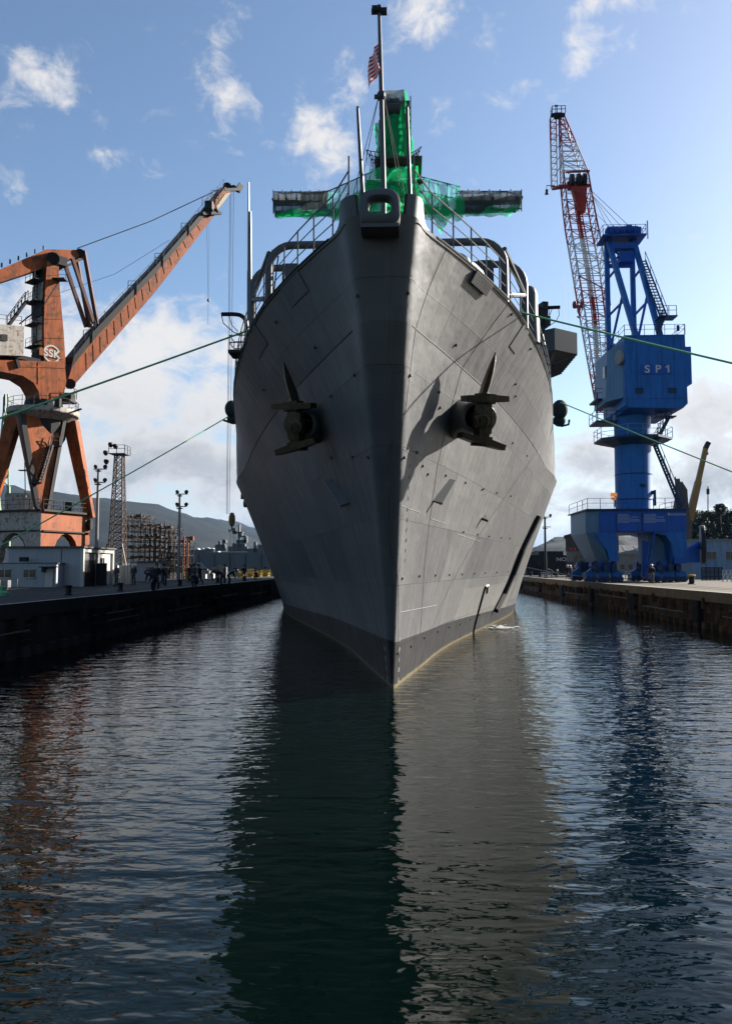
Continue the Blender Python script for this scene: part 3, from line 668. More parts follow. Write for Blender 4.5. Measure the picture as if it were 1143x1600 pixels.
# starboard weapon mount, davit and dark fittings
b = MB(); p = at(827, 478, 29.5); p.z = DK; b.lathe(p, [(.36,0),(.36,.9),(.3,1.0),(.3,1.9),(.22,2.12),(.1,2.22)], 18); b.build('radome_cylinder', m_grey, ship, smooth=True)
b = MB()
for (px, py, s) in ((832,492,.5),(842,498,.6),(838,515,.5),(848,505,.4),(845,482,.35)): b.box(at(px, py, 33), (s*.7, .8, s), .3)
b.tube([at(838,488,33), at(846,481,33), at(874,480,33)], .08, 8)
b.tube([at(846,540,33.2), at(842,520,33.2), at(846,500,33.2), at(844,482,33.2)], .16, 8)
b.build('davit', m_dark, ship)
b = MB()
for q0, q1 in (((862,482), (852,508)), ((872,482), (873,492)), ((873,492), (868,502)), ((868,502), (842,520)), ((857,482), (858,500))): b.tube([at(*q0, 33), at(*q1, 33)], .016, 5)
b.build('davit_tackle', m_cable, ship)
# sponson
sp = MB(); Y0, Y1 = 45.5, 51
z1 = at(870, 512, Y0).z; z0 = at(870, 546, Y0).z; xr = at(901, 530, 46.6).x; xf = at(866, 530, Y0).x
poly = [V((8.2, Y0+.7, 0)), V((xf, Y0, 0)), V((xr, Y0+1.1, 0)), V((xr, Y1, 0)), V((8.2, Y1, 0))]
sp.prism([p+V((0,0,z0)) for p in poly], (0,0,z1-z0)); spo = sp.build('sponson', m_greyd, ship)
b = MB(); low = at(866, 577, 48).z
top = [p+V((0,0,z0)) for p in poly]; bot = [V((8.2,Y0+1,low)), V((xf-.2,Y0+.6,low)), V((xf+.1,Y0+1.0,low)), V((xf+.1,Y1,low)), V((8.2,Y1,low))]
b.add(top+bot, [(0,1,6,5),(1,2,7,6),(2,3,8,7),(3,4,9,8),(5,6,7,8,9)])
for i in range(9):
    t = i/8; b.beam(bot[2].lerp(bot[3], t)+V((.03,0,-.02)), top[2].lerp(top[3], t)+V((-.05,0,-.04)), .1)
b.build('sponson_underside', m_greyd, ship)
b = MB(); b.box((xf-.45, 48.5, (low+11.6)/2), (.75, 3.0, low-11.6)); b.build('sponson_pillar', m_greyd, ship)
# ball-shaped covers and small fittings down both sides
def blob(px, py, Y, r, nm='covered_mount'):
    p = at(px, py, Y); b = MB(); b.ball(p, r, 10, (1, 1, 1.25)); b.ball(p+V((0,.2,-r*1.3)), r*.8, 8); b.tube([p+V((-.5,0,-r*1.6)), p+V((.1,0,-r*2.1)), p+V((.5,0,-r*1.9)), p+V((.55,0,-r*1.3))], .07, 6)
    sx = -1 if px > 600 else 1
    b.beam(p, p+V((sx*1.2, .3, -.2)), .35); b.build(nm, M('dark_green_canvas', (.025, .04, .035), .8), ship, smooth=True)
blob(362, 639, 46, .42); blob(874, 640, 47, .48)
b = MB(); b.beam(at(379,775,62), at(387,775,62), .25); b.cyl(at(381,787,62), at(391,787,62), .3, n=8); b.box(at(379,776,62), (.25,.3,.4))
b.build('side_fitting', m_dark, ship)
dv = MB(); dv.tube(spline([at(386,532,30), at(385,505,30), at(378,494,30), at(366,491,30), at(346,491,30)], 5), .085, 8); dvo = dv.build('davit', m_dark, ship, smooth=True)
b = MB(); b.tube([at(346,492,30), at(349,505,30), at(366,520,30), at(378,522,30)], .02, 5); b.tube([at(358,493,30), at(362,508,30), at(372,518,30)], .016, 5); b.build('davit_tackle', m_cable, dvo)
b = MB(); p = at(374, 541, 31); w_, d_, h_ = .62, .9, .62
for z in (0, .33, .62): 
    for a, c in (((-1,-1),(1,-1)),((1,-1),(1,1)),((1,1),(-1,1)),((-1,1),(-1,-1))): b.beam(p+V((a[0]*w_/2, a[1]*d_/2, z-.3)), p+V((c[0]*w_/2, c[1]*d_/2, z-.3)), .035)
for a in ((-1,-1),(1,-1),(1,1),(-1,1)): b.beam(p+V((a[0]*w_/2, a[1]*d_/2, -.3)), p+V((a[0]*w_/2, a[1]*d_/2, .35)), .035)
b.box(p+V((0,0,-.33)), (w_+.1, d_+.1, .12)); b.build('access_cage', m_dark, ship)
for k, (px, py, Y) in enumerate(((381,560,32),(376,572,33.5),(373,590,35),(371,605,36.5))):
    b = MB(); b.ball(at(px,py,Y), .2, 6, (1,1.6,1.5)); b.box(at(px+3,py+6,Y), (.25,.5,.3)); b.build('deck_edge_fitting', m_dark, ship)
# whip antennas on the port side
for px, yb, yt, r in ((388.5, 500, 285, .045), (391.5, 500, 330, .05)):
    b = MB(); p, q = at(px, yb, 28), at(px-.3, yt, 28); b.tube([p, p.lerp(q, .35), p.lerp(q, .36), q], r, 8, [r*1.5, r*1.3, r, r*.6]); b.build('whip_antenna', m_rail, ship, smooth=True)
# anchors housed against their bolsters
def make_anchor(sd, pc):
    n = hull_n(sd, pc.y, pc.z); ax = V((sd*.36, -.9, -.16)).normalized()          # axis of the hawse pipe
    bx = V((sd*.93, .36, -.02)); bx = (bx-ax*bx.dot(ax)).normalized(); up = ax.cross(bx); up = up if up.z > 0 else -up
    b = MB(); c = pc
    body = MB(); body.lathe(c-ax*.25, [(.2,0),(.25,.1),(.27,.25),(.2,.34),(.1,.36)], 16, ax)
    for s in (.5, -.72): body.beam(c+ax*.05, c+up*s+ax*.1, .55, .4, .34, .34, up=bx)
    body.lathe(c+ax*.12-bx*.1-up*.12, [(.24,0),(.26,.1),(.24,.2),(.15,.22),(.13,.05)], 14, ax); body.box(c+ax*.2+bx*.1-up*.35, (.25,.2,.3), R=frame(bx, ax)); body.box(c+ax*.2-bx*.2+up*.2, (.2,.2,.25), R=frame(bx, ax))
    an = body.build('anchor', m_anchor, ship, smooth=True)
    # crossbars (palms)
    for s, ln, tl in ((.56, .72, .04), (-.74, .74, -.12)):
        k = MB(); mid = c+up*s+ax*.12
        for e in (-1, 1): k.beam(mid, mid+bx*e*ln+up*tl*e*1.2, .62, .24, .42, .17, up=up)
        k.box(mid, (.5,.46,.3), R=frame(bx, ax)); k.build('palm', m_anchor, an)
    # upper fluke: a long tapering blade
    base = c+up*.62+ax*.05+bx*.06*sd*0; tip = base+up*1.42+bx*.3*(1)+ax*(-.1)
    dirv = (tip-base); k = MB(); rings = []
    for t, wd, th in ((0,.4,.4),(.1,.22,.4),(.3,.22,.42),(.55,.2,.34),(.78,.14,.22),(1,.015,.03)):
        q = base+dirv*t+bx*.05*math.sin(t*2.6); rings.append([q-bx*wd*.5, q+ax*th*.3, q+bx*wd*.5, q-ax*th*1.1, q-bx*wd*.5])
    k.grid(rings); k.build('fluke', m_anchor, an)
    k = MB(); k.cyl(c-ax*1.2, c-ax*.1, .16, n=12); k.build('shank', m_anchor, an)
    # bolster: flared lip standing out from the plating
    k = MB(); k.lathe(c-ax*1.7, [(.74,-.8),(.6,.4),(.48,1.0),(.52,1.18),(.48,1.3),(.4,1.34),(.34,1.26),(.3,1.0),(.26,.2)], 28, ax); k.build('bolster', m_grey, an, smooth=True)
    k = MB(); k.lathe(c-ax*.5+bx*.3*sd*sd, [(.38,0),(.43,.06),(.43,.16),(.36,.24),(.26,.24)], 22, (ax+bx*.25).normalized()); k.build('crown_ring', m_anchor, an, smooth=True)
make_anchor(1, at(752, 652, 23.9)); make_anchor(-1, at(464, 662, 25.0))
# brackets below the anchors, scuppers, pad eyes, draft marks, chutes
def pad(sd, y, z, k=1.0):
    p = hull_pt(sd, y, z); n = hull_n(sd, y, z); f = V((0,1,0))-n*n.y; f.normalize(); b = MB()
    b.box(p+n*.02, (.09*k, .05, .12*k), R=frame(f, n)); b.tube([p-f*.05*k, p-f*.05*k+n*.08*k, p+f*.05*k+n*.09*k, p+f*.05*k], .018*k, 5); b.build('pad_eye', m_greyd, ship)
def hull_hit(px, py):
    """first point of the ship's side met along a sight line, as (side, y, z)"""
    d = ray(px, py); prev = None; y = 17.5
    while y < 95:
        p = V((0, 0, HC))+d*(y/d.y); f = abs(p.x-hx(p.z))-hw(min(max(p.z, -1), DK), y)
        if f < 0 and y > stem_y(p.z): break
        y += .03
    return (1 if p.x > hx(p.z) else -1, y, min(p.z, DK-.02))
for q in ((627,904),(654,900),(679,899),(701,898),(721,897),(740,896),(757,895),(775,894),(793,893),(723,831),(745,835),(763,838),(782,840),(796,841),(641,1010),(662,997),(683,987),(701,980),(718,975),(733,968),(748,961),(620,1021)): pad(*hull_hit(*q), .62)
for q in ((711,539),(639,587),(684,613),(798,491),(804,600),(804,619),(686,637),(650,707),(659,728),(695,743),(726,754),(752,765),(775,770),(797,775),(754,764),(800,692),(822,712),(667,741),(828,545),(630,715),(757,806),(636,458)): pad(*hull_hit(*q), .62)
for q in ((561,462),(493,543),(413,609),(518,619),(555,586),(518,715),(551,714),(576,715),(432,503),(458,680)): pad(*hull_hit(*q), .62)
for q0, q1 in (((676,782),(702,748)), ((545,785),(515,748))):
    sd, y0, z0_ = hull_hit(*q0); _, y1, z1_ = hull_hit(*q1)
    a, c = hull_pt(sd, y0, z0_), hull_pt(sd, y1, z1_); n = hull_n(sd, y0, z0_); b = MB()
    b.prism([a-n*.05, c-n*.05, c+n*.22, a+n*.34, a+n*.3+V((0,0,-.05))], V((0, .06, -.03))); b.build('side_bracket', m_rail, ship)
b = MB()
for k in range(5):
    z = .2+k*.33; p = hull_pt(1, stem_y(z)+.62, z); n = hull_n(1, stem_y(z)+.62, z); b.box(p+n*.004, (.05+.03*(k % 2), .008, .13), R=frame(V((0,1,0))-n*n.y, n))
for k in range(4):
    z = .2+k*.33; p = hull_pt(-1, stem_y(z)+.9, z); n = hull_n(-1, stem_y(z)+.9, z); b.box(p+n*.004, (.06, .008, .16), R=frame(V((0,1,0))-n*n.y, n))
b.build('draft_marks', m_white, ship)
b = MB()
for k in range(10):
    z = 4.0+k*.3; p = hull_pt(1, stem_y(z)+.9, z); n = hull_n(1, stem_y(z)+.9, z); b.box(p+n*.004, (.06+.04*(k % 3), .008, .11), R=frame(V((0,1,0))-n*n.y, n))
b.build('draft_marks', m_dark, ship)
def hull_line(sd, pts, r, name, m, off=.0, n=14):
    P = []
    for (y0, z0_), (y1, z1_) in zip(pts, pts[1:]):
        for k in range(n): t = k/n; P.append(hull_pt(sd, y0+(y1-y0)*t, z0_+(z1_-z0_)*t, off+1e-4))
    P.append(hull_pt(sd, *pts[-1], off+1e-4)); b = MB(); b.tube(P, r, 6); return b.build(name, m, ship)
print('CHUTE', [hull_hit(*q) for q in ((838,806),(827,829),(812,860),(771,953))])
hull_line(1, [hull_hit(*q)[1:] for q in ((838,806),(827,829),(812,860),(798,897),(784,928),(771,953))], .19, 'rubber_chute', m_black, .15)
hull_line(1, [hull_hit(*q)[1:] for q in ((757,916),(748,948),(738,989))], .05, 'drain_pipe', m_scaff, .05)
hull_line(1, [hull_hit(*q)[1:] for q in ((757,916),(761,914),(760,926))], .06, 'drain_pipe', m_white, .05)
hull_line(1, [(19.8,10.02),(23,10.02),(27,10.02),(34,10.02),(46,10.02),(58,10.02),(75,10.02)], .014, 'knuckle_bead', m_rail, .0)
hull_line(-1, [(20.2,10.02),(23,10.02),(27,10.02),(34,10.02),(46,10.02),(58,10.02),(75,10.02)], .022, 'knuckle_bead', m_grey, .0)
hull_line(1, [(22.3,5.55),(24.5,5.5)], .012, 'weld_bead', m_rail); hull_line(1, [(26,5.4),(28.5,5.35)], .012, 'weld_bead', m_rail); hull_line(1, [(24.3,2.4),(31,2.3)], .014, 'weld_bead', m_rail)
hull_line(1, [(31,5.1),(37,5.0)], .014, 'weld_bead', m_rail); hull_line(1, [(21.4,7.05),(22.3,7.0)], .012, 'weld_bead', m_rail)
hull_line(1, [(20.2,12.2),(20.1,10.0),(21.6,6),(23.6,3.2),(25.4,.2)], .009, 'seam', m_greyd, 0, 8); hull_line(1, [(24.6,12.2),(24.2,10),(25,7),(26.6,4),(28.5,1.4)], .011, 'seam', m_greyd, 0, 8)
for y, z in ((35,6.0),):
    p = hull_pt(1, y, z); n = hull_n(1, y, z); b = MB(); b.prism([p, p+V((0,.8,.5)), p+V((0,.8,.5))+n*.05, p+n*.3], (0,.1,-.1)); b.build('scupper_guard', m_greyd, ship)
# discharge water foaming at the side
fb_ = MB(); p0 = hull_pt(1, 50.5, .0); r2 = random.Random(3)
for k in range(70):
    a = r2.random()*6.28; d = abs(r2.gauss(0, .55)); fb_.ball((p0.x+.9+math.cos(a)*d*1.3, p0.y-.2+math.sin(a)*d*2.2, .015), r2.uniform(.03,.1), 6, (2.2, 1.6, .16))
struct(fb_.build('water_foam', M('white_foam', (.55,.57,.55), .6, var=.05), smooth=True), 'stuff')
# deckhouse and superstructure behind the forecastle
b = MB(); b.box((-.4, 98, 14), (17, 16, 7.6)); b.box((-.4, 100, 19.3), (13, 12, 3))
for k in range(8): b.box((-7+k*1.9, 89.97, 16), (1.0, .1, .8))
b.build('deckhouse', m_grey, ship)

# tripod mast wrapped for overhaul
mast = MB(); mx = at(616, 260, 75).x
mast.tube([(mx, 75, 9.8), (mx, 75, 40), (mx, 75, 49.5)], .7, 10, [1.1, .8, .5]); mast.tube([(mx-3.2, 79, 9.8), (mx-.4, 75.4, 41)], .45, 8); mast.tube([(mx+3.2, 79, 9.8), (mx+.4, 75.4, 41)], .45, 8)
mast.beam((mx-12, 75.6, 39), (mx+12, 75.6, 39), .3, .3); mast.build('mast', m_greyd, ship, smooth=True)
b = MB(); b.box((mx, 74.6, 49.6), (1.0, 1.0, .8)); b.cyl((mx-.6, 73.6, 48.6), (mx+.6, 73.6, 48.6), .5, n=12); b.ball((mx+.6, 74.4, 47.5), .5, 8); b.box((mx-.8, 74.2, 44.6), (.9, .6, 1.5)); b.build('mast_radar', m_greyd, ship)

# scaffolding and netting round the mast
scf = thing('mast_scaffold', 'green and grey netted scaffolding wrapped round the ship\'s mast and yardarm', 'scaffolding', (mx, 75, 36))
def wob(p, k=.18, s=.75): return p+V((mnoise.noise(p*s), mnoise.noise(p*s+V((9,3,1))), mnoise.noise(p*s+V((2,7,5)))))*k
def net(name, quadpts, m, nu=16, nv=10, k=.18, folds=0.0, sagb=0):
    nu *= 2; nv *= 2
    A, B, Cc, D = [V(p) for p in quadpts]; rows = []
    for j in range(nv+1):
        v = j/nv; r = []
        for i in range(nu+1):
            u = i/nu; p = A.lerp(B, u).lerp(D.lerp(Cc, u), v)
            p = wob(p, k)+V((0, math.sin(u*19+v*3)*folds, -sagb*math.sin(u*math.pi)*v)); r.append(p)
        rows.append(r)
    b = MB(); b.grid(rows); return b.build(name, m, scf, smooth=True)
def PX(px, py, Y=73.8): return at(px, py, Y)
# tall front bay
TX0, TX1 = 588, 643
net('netting', (PX(589,190), PX(632,166), PX(642,252), PX(592,252)), m_net, 12, 18, .3, .12)
net('netting', (PX(632,150,73.8), PX(640,172,77.5), PX(645,250,77.5), PX(642,252,73.8)), m_net, 6, 14, .3)
net('netting', (PX(590,190,73.8), PX(586,196,77.5), PX(590,250,77.5), PX(592,252,73.8)), m_net, 6, 14, .3)
net('netting', (PX(598,142), PX(631,140), PX(633,166), PX(598,172)), m_netd, 8, 6, .1)
net('netting', (PX(631,140), PX(634,146,77), PX(641,176,77), PX(633,166)), m_net, 4, 6, .15)
# lower swollen collar and yard coverings
net('netting', (PX(581,262,72.5), PX(650,258,72.5), PX(655,300,72.5), PX(566,296,72.5)), m_net, 18, 10, .55, .25)
net('netting', (PX(650,256,72.5), PX(656,262,77.5), PX(658,300,77.5), PX(655,300,72.5)), m_net, 6, 8, .5)
net('netting', (PX(566,290,72.3), PX(655,292,72.3), PX(668,330,72.3), PX(540,325,72.3)), m_net, 18, 8, .6, .3)
net('netting', (PX(512,299,73.4), PX(582,268,73.4), PX(566,318,73.4), PX(512,338,73.4)), m_neto, 14, 8, .25, .1)
net('netting', (PX(512,318,73.2), PX(600,300,73.2), PX(600,345,73.2), PX(520,345,73.2)), m_net, 14, 6, .5, .3)
net('netting', (PX(427,302,73.6), PX(512,297,73.6), PX(512,330,73.6), PX(428,334,73.6)), m_netd, 18, 8, .15, .06)
net('netting', (PX(470,301,73.4), PX(511,298,73.4), PX(511,326,73.4), PX(470,328,73.4)), m_netd, 12, 6, .12)
net('netting', (PX(427,302,73.6), PX(432,303,77), PX(432,333,77), PX(428,334,73.6)), m_netd, 4, 6, .1)
net('netting', (PX(428,328,73.5), PX(540,326,73.5), PX(535,341,73.5), PX(430,341,73.5)), m_net, 20, 4, .3, .1)
net('netting', (PX(428,334,73.5), PX(540,332,73.5), PX(540,328,77.5), PX(432,330,77.5)), m_net, 20, 4, .25)
net('netting', (PX(652,275,73.4), PX(718,292,73.4), PX(716,330,73.4), PX(655,318,73.4)), m_neto, 14, 8, .2, .1)
net('netting', (PX(655,300,73.0), PX(720,310,73.0), PX(722,345,73.0), PX(648,338,73.0)), m_net, 14, 8, .5, .35)
net('netting', (PX(716,298,73.5), PX(814,299,73.5), PX(812,328,73.5), PX(714,334,73.5)), m_netd, 20, 8, .2, .08)
net('netting', (PX(720,308,73.3), PX(770,303,73.3), PX(770,328,73.3), PX(720,334,73.3)), m_netd, 10, 6, .15)
net('netting', (PX(814,299,73.5), PX(812,302,77), PX(809,326,77), PX(812,328,73.5)), m_netd, 4, 6, .1)
net('netting', (PX(714,326,73.4), PX(812,322,73.4), PX(800,337,73.4), PX(726,338,73.4)), m_net, 20, 5, .4, .15)
net('netting', (PX(714,336,73.4), PX(812,330,73.4), PX(808,326,77.5), PX(714,330,77.5)), m_net, 20, 4, .25)
net('netting', (PX(664,322,72.8), PX(712,330,72.8), PX(702,340,72.8), PX(688,366,72.8)), m_net, 8, 8, .3, .1)
net('netting', (PX(560,300,72.9), PX(580,290,72.9), PX(660,330,72.9), PX(560,345,72.9)), m_net, 10, 8, .4, .2)
# tube frame inside the netting
b = MB()
for k in range(9):
    y_ = 168+k*10.5; b.beam(PX(592,y_,74.2), PX(641,y_,74.2), .1); b.beam(PX(592,y_,77.4), PX(641,y_,77.4), .1); b.box(PX(617, y_+2, 75.6), (2.9, 2.6, .07))
for x_ in (592, 604, 617, 629, 641): b.beam(PX(x_,150 if x_ > 595 else 188,74.2), PX(x_,268,74.2), .1)
for px0, px1, t0_, b0 in ((427,512,300,334),(714,814,299,330)):
    for k in range(7):
        x_ = px0+(px1-px0)*k/6; b.beam(PX(x_,t0_-3,73.9), PX(x_,b0,73.9), .09); b.beam(PX(x_,t0_-1,76.8), PX(x_,b0,76.8), .09)
    for yy in (t0_, t0_+12, b0-4): b.beam(PX(px0,yy,73.9), PX(px1,yy,73.9), .09); b.beam(PX(px0,yy,76.8), PX(px1,yy,76.8), .09)
    b.box((PX(px0,t0_+15,75.4)+PX(px1,t0_+15,75.4))/2, ((PX(px1,0,75)-PX(px0,0,75)).x, 1.6, .1))
for k in range(5): b.beam(PX(656+k*14, 276+k*4, 73.7), PX(656+k*14, 322+k*3, 73.7), .09); b.beam(PX(516+k*14, 297-k*6.5, 73.7), PX(516+k*14, 338-k*4, 73.7), .09)
b.beam(PX(652,275,73.7), PX(718,292,73.7), .09); b.beam(PX(512,299,73.7), PX(582,268,73.7), .09); b.beam(PX(652,296,73.7), PX(718,312,73.7), .09)
b.box(PX(622,262,75), (4.6, 4, .2)); b.box(PX(617,300,75.5), (5.5, 4.5, .25))
for k in range(10): b.box(PX(598+rnd.random()*34, 180+rnd.random()*70, 75.5), (.5+rnd.random()*.8, .6, .4+rnd.random()*.6))
for k in range(16): b.box(PX(545+rnd.random()*170, 290+rnd.random()*40, 75), (.6+rnd.random(), .8, .3+rnd.random()*.5))
b.build('tube_frame', m_scaff, scf)
for sx, xs_ in ((-1, (572, 578, 585, 592, 598)), (1, (642, 646, 650, 654, 658))):
    xs2 = (583, 587, 591, 595, 599) if sx < 0 else (640, 642, 644, 647, 650)
    yt_ = (234,236,237,238,239) if sx < 0 else (239,237,235,232,229)
    yb_ = (254,257,259,260,260) if sx < 0 else (256,255,253,251,249)
    b = MB()
    for x_, x2, ya, yb in zip(xs_, xs2, yt_, yb_):
        b.beam(PX(x_,ya,73), PX(x2,yb,73), .07); b.beam(PX(x_,ya,76), PX(x2,yb,76), .07)
    for t in (0, .35, .7, 1):
        l = [PX(x_+(x2-x_)*t, ya+(yb-ya)*t, 73) for x_, x2, ya, yb in zip(xs_, xs2, yt_, yb_)]
        for p, q in zip(l, l[1:]): b.beam(p, q, .06); b.beam(p, p+V((0,3,0)), .05)
    b.build('side_cradle', m_dark, scf)

# striped flag drooping from the staff
H0, H1 = at(592.5, 66, 19.25), at(593.5, 108, 19.25); rows = []
for j in range(14):
    v = j/13; r = []
    for i in range(11):
        u = i/10
        r.append(H0.lerp(H1, v)+V((-.27*u-.04*math.sin(u*6+v*3), .08*math.sin(u*9+v*4)+.05*u, -.42*u-.06*u*u+.12*u*(1-v)+.03*math.sin(u*8+v*5))))
    rows.append(r)
fb = MB()
for j in range(13): fb.mat(j % 2).grid([rows[j], rows[j+1]])
tag(fb.build('flag', [M('flag_red', (1.1, .03, .05), .8, var=.05), M('flag_white', (1.3, 1.25, 1.2), .8, var=.05)], origin=H0, smooth=True), 'small red and white striped flag drooping from the jackstaff at the bow', 'flag')

# green mooring lines and their bollards
def moor(p, q, s, label, r=.032):
    b = MB(); b.tube(sag(p, q, s, 30), r, 8); return tag(b.build('mooring_line', m_ropeg, origin=q, smooth=True), label, 'rope', 'green mooring lines')
moor(deck_edge(1, 26.4, .2, .1), at(1143, 562, 23)+V((12.6, -9.5, -6.6)), .12, 'green mooring line from the ship\'s forecastle past the blue crane cabin')
moor(hull_pt(1, 46.5, 12.2)+V((.5,0,1.4)), V((24.6, 31, 2.75)), .1, 'lower green mooring line crossing in front of the blue crane tower')
moor(deck_edge(-1, 27.2, .0, .1), V((-20.3, 15, 2.75)), .12, 'green mooring line crossing in front of the orange crane tower')
moor(at(358, 650, 46), V((-20.4, 32, 2.7)), .1, 'lower green mooring line sloping down past the floodlight poles')
b = MB(); b.tube(sag(hull_pt(1, 78, 3.9), V((19.6, 84, QZ+.5)), .1), .05, 6); tag(b.build('tow_rope', m_ropew, origin=(19.6,84,QZ)), 'thin pale rope running down to the far right quay edge', 'rope')
# ------------------------------------------------------------------ orange jib crane on the left quay
CO = V((at(68, 645, 78).x, 78, QZ)); CL, CS = V((.626, .78, 0)), V((.78, -.626, 0))
def S(px, py, off=1.4): return atp(px, py, CO+CS*off, CS)
oc = thing('jib_crane', 'weathered orange dockside jib crane with a ring emblem on its tower', 'crane', CO)
def side_prism(pix, off, th, name, mats, parent=oc):
    b = MB(); b.prism([S(x, y, off) for x, y in pix], CS*-th); return b.build(name, mats, parent)
n_, t_ = V((.447, -.894, 0)), V((.894, .447, 0)); R_ = 4.8
corn = [CO+n_*R_, CO+t_*R_, CO-n_*R_, CO-t_*R_]; PT = 9.2
portal = None
for i in range(4):
    a, c = corn[i], corn[(i+1) % 4]; d = (c-a); Ln = d.length; d.normalize(); nn = V((d.y, -d.x, 0))
    poly = [(0,.35),(0,PT-QZ),(Ln,PT-QZ),(Ln,.35),(Ln-1.0,.35),(Ln-1.35,2.0)]+[(Ln/2+math.cos(k*math.pi/8)*(Ln/2-1.6), 2.4+math.sin(k*math.pi/8)*2.5) for k in range(9)]+[(1.35,2.0),(1.0,.35)]
    b = MB(); b.prism([a+d*u+V((0,0,z))+nn*(.02+.01*i) for u, z in poly], nn*-.7)
    o = b.build('portal_frame', m_orange2 if i == 0 else m_rustwhite if i == 3 else m_orange, oc)
    b = MB(); b.beam(a+d*.1+V((0,0,PT-QZ-1.9))+nn*.14, c-d*.1+V((0,0,PT-QZ-1.9))+nn*.14, .14); b.beam(a+V((0,0,PT-QZ+.08))+nn*.2, c+V((0,0,PT-QZ+.08))+nn*.2, .2)
    b.rail([a+d*(Ln*k/5)+V((0,0,PT-QZ+.15))+nn*.2 for k in range(6)], 1.0, .025); b.build('walkway_rail', m_odark, o)
    b = MB(); b.box(a+V((0,0,.2)), (1.9,1.1,.4), math.atan2(d.y, d.x)); 
    for k in (-.55, .55): b.cyl(a+d*k+nn*.5+V((0,0,.28)), a+d*k-nn*.5+V((0,0,.28)), .28, n=12)
    b.build('bogie', m_odark, oc)
b = MB(); b.prism([p+V((0,0,PT-QZ-.3)) for p in corn], V((0,0,.25))); b.build('portal_deck', m_odark, oc)
b = MB(); p = at(32, 788, 77); b.box((p.x, p.y, p.z-.1), (2.1, 2.0, 2.3)); b.build('switch_house', m_rustwhite, oc)
b = MB(); p = at(107, 795, 79); b.cyl(p-V((0,0,.6)), p+V((0,0,.7)), .35, n=12); b.build('vent_drum', m_odark, oc); b = MB(); b.cyl(at(137,820,80), at(143,820,80), .55, n=12); b.build('cable_drum', m_odark, oc); b = MB(); b.tube(spline([at(132,795,80), at(133,775,80), at(136,770,80)]), .06); b.build('lamp_bracket', m_odark, oc); b = MB(); b.box(at(40,735,79), (1.3,.5,.1)); b.beam(at(40,770,79), at(39,722,79), .08); b.build('aerial_post', m_odark, oc)
RZ = at(68, 649, 78).z; rc = V((CO.x, CO.y, RZ))
b = MB(); b.lathe(rc, [(2.5,-.7),(3.3,-.15),(3.45,-.1),(3.5,.0),(3.5,.42),(3.3,.45),(2.2,.45)], 28); ro = b.build('slewing_ring', m_rustwhite, oc)
b = MB(); b.rail([rc+V((3.4*math.cos(k*math.pi/9), 3.4*math.sin(k*math.pi/9), .45)) for k in range(18)], .95, .022, closed=True); b.box(rc+V((2.6,-2.4,.8)), (.5,.5,.9)); b.beam(rc+V((3.3,-.6,.2)), rc+V((4.3,-.7,.5)), .15); b.build('ring_rail', m_odark, ro)
lt = RZ-.6
plate_n = V((.6, -.8, 0)); pt = V((.8, .6, 0)); plate_n = CS; pt = CL
b = MB(); top = rc+n_*2.0+V((0,0,-.6)); bot = V((corn[0].x, corn[0].y, PT))-n_*.3
for c, w_, th in ((0,0,0),): b.add([top-pt*2.25, top+pt*2.05, bot+pt*.5, bot-pt*.35, top-pt*2.25-plate_n*1.4, top+pt*2.05-plate_n*1.4, bot+pt*.5-plate_n*.7, bot-pt*.35-plate_n*.7], [(0,1,2,3),(7,6,5,4),(0,4,5,1),(1,5,6,2),(2,6,7,3),(3,7,4,0)])
lg = b.build('portal_leg', m_orange, oc)
b = MB(); b.beam(top-pt*2.3+plate_n*.1, bot-pt*.4+plate_n*.1, .55, .5, .4, .4, up=plate_n); b.beam(top+pt*2.1+plate_n*.1, bot+pt*.55+plate_n*.1, .35, .4, .3, .35, up=plate_n); b.build('leg_flange', m_odark, lg)
m0, m1 = top.lerp(bot, .3)+plate_n*.35, top.lerp(bot, .72)+plate_n*.35
b = MB(); b.stair(m1-pt*.4, m0+pt*.7, .6, plate_n, 14); b.box(m0+pt*1.1, (1.0,.7,.08), .64); b.box(m1-pt*.9, (1.0,.7,.08), .64); b.rail([m0+pt*.7, m0+pt*1.5], 1.0, .03); b.build('leg_stair', m_odark, lg)
for i in (1, 2, 3):
    r_ = (t_, -n_, -t_)[i-1]; q = V((corn[i].x, corn[i].y, PT-.3)); b = MB(); b.beam(rc+r_*2.7+V((0,0,-.5)), q, 1.35, 1.1, .85, .8); b.build('portal_leg', m_orange, oc)
b = MB(); b.lathe(rc-V((0,0,3.6)), [(1.5,0),(2.2,1.2),(2.3,3.1)], 16); b.build('slewing_pot', m_odark, oc)
# revolving part
side_prism([(-40,560),(22,563),(101,565),(104,596),(97,634),(64,634),(61,612),(53,598),(36,587),(0,580),(-40,579)], 1.5, 3.0, 'slewing_body', m_orange)
b = MB(); b.lathe(rc+V((0,0,.4)), [(2.0,0),(1.8,1.0)], 20); b.build('slewing_neck', m_odark, oc)
tw = side_prism([(70,572),(103,572),(100,520),(94,455),(92,408),(74,408),(71,450),(69,510)], 1.35, 2.7, 'tower', m_orange)
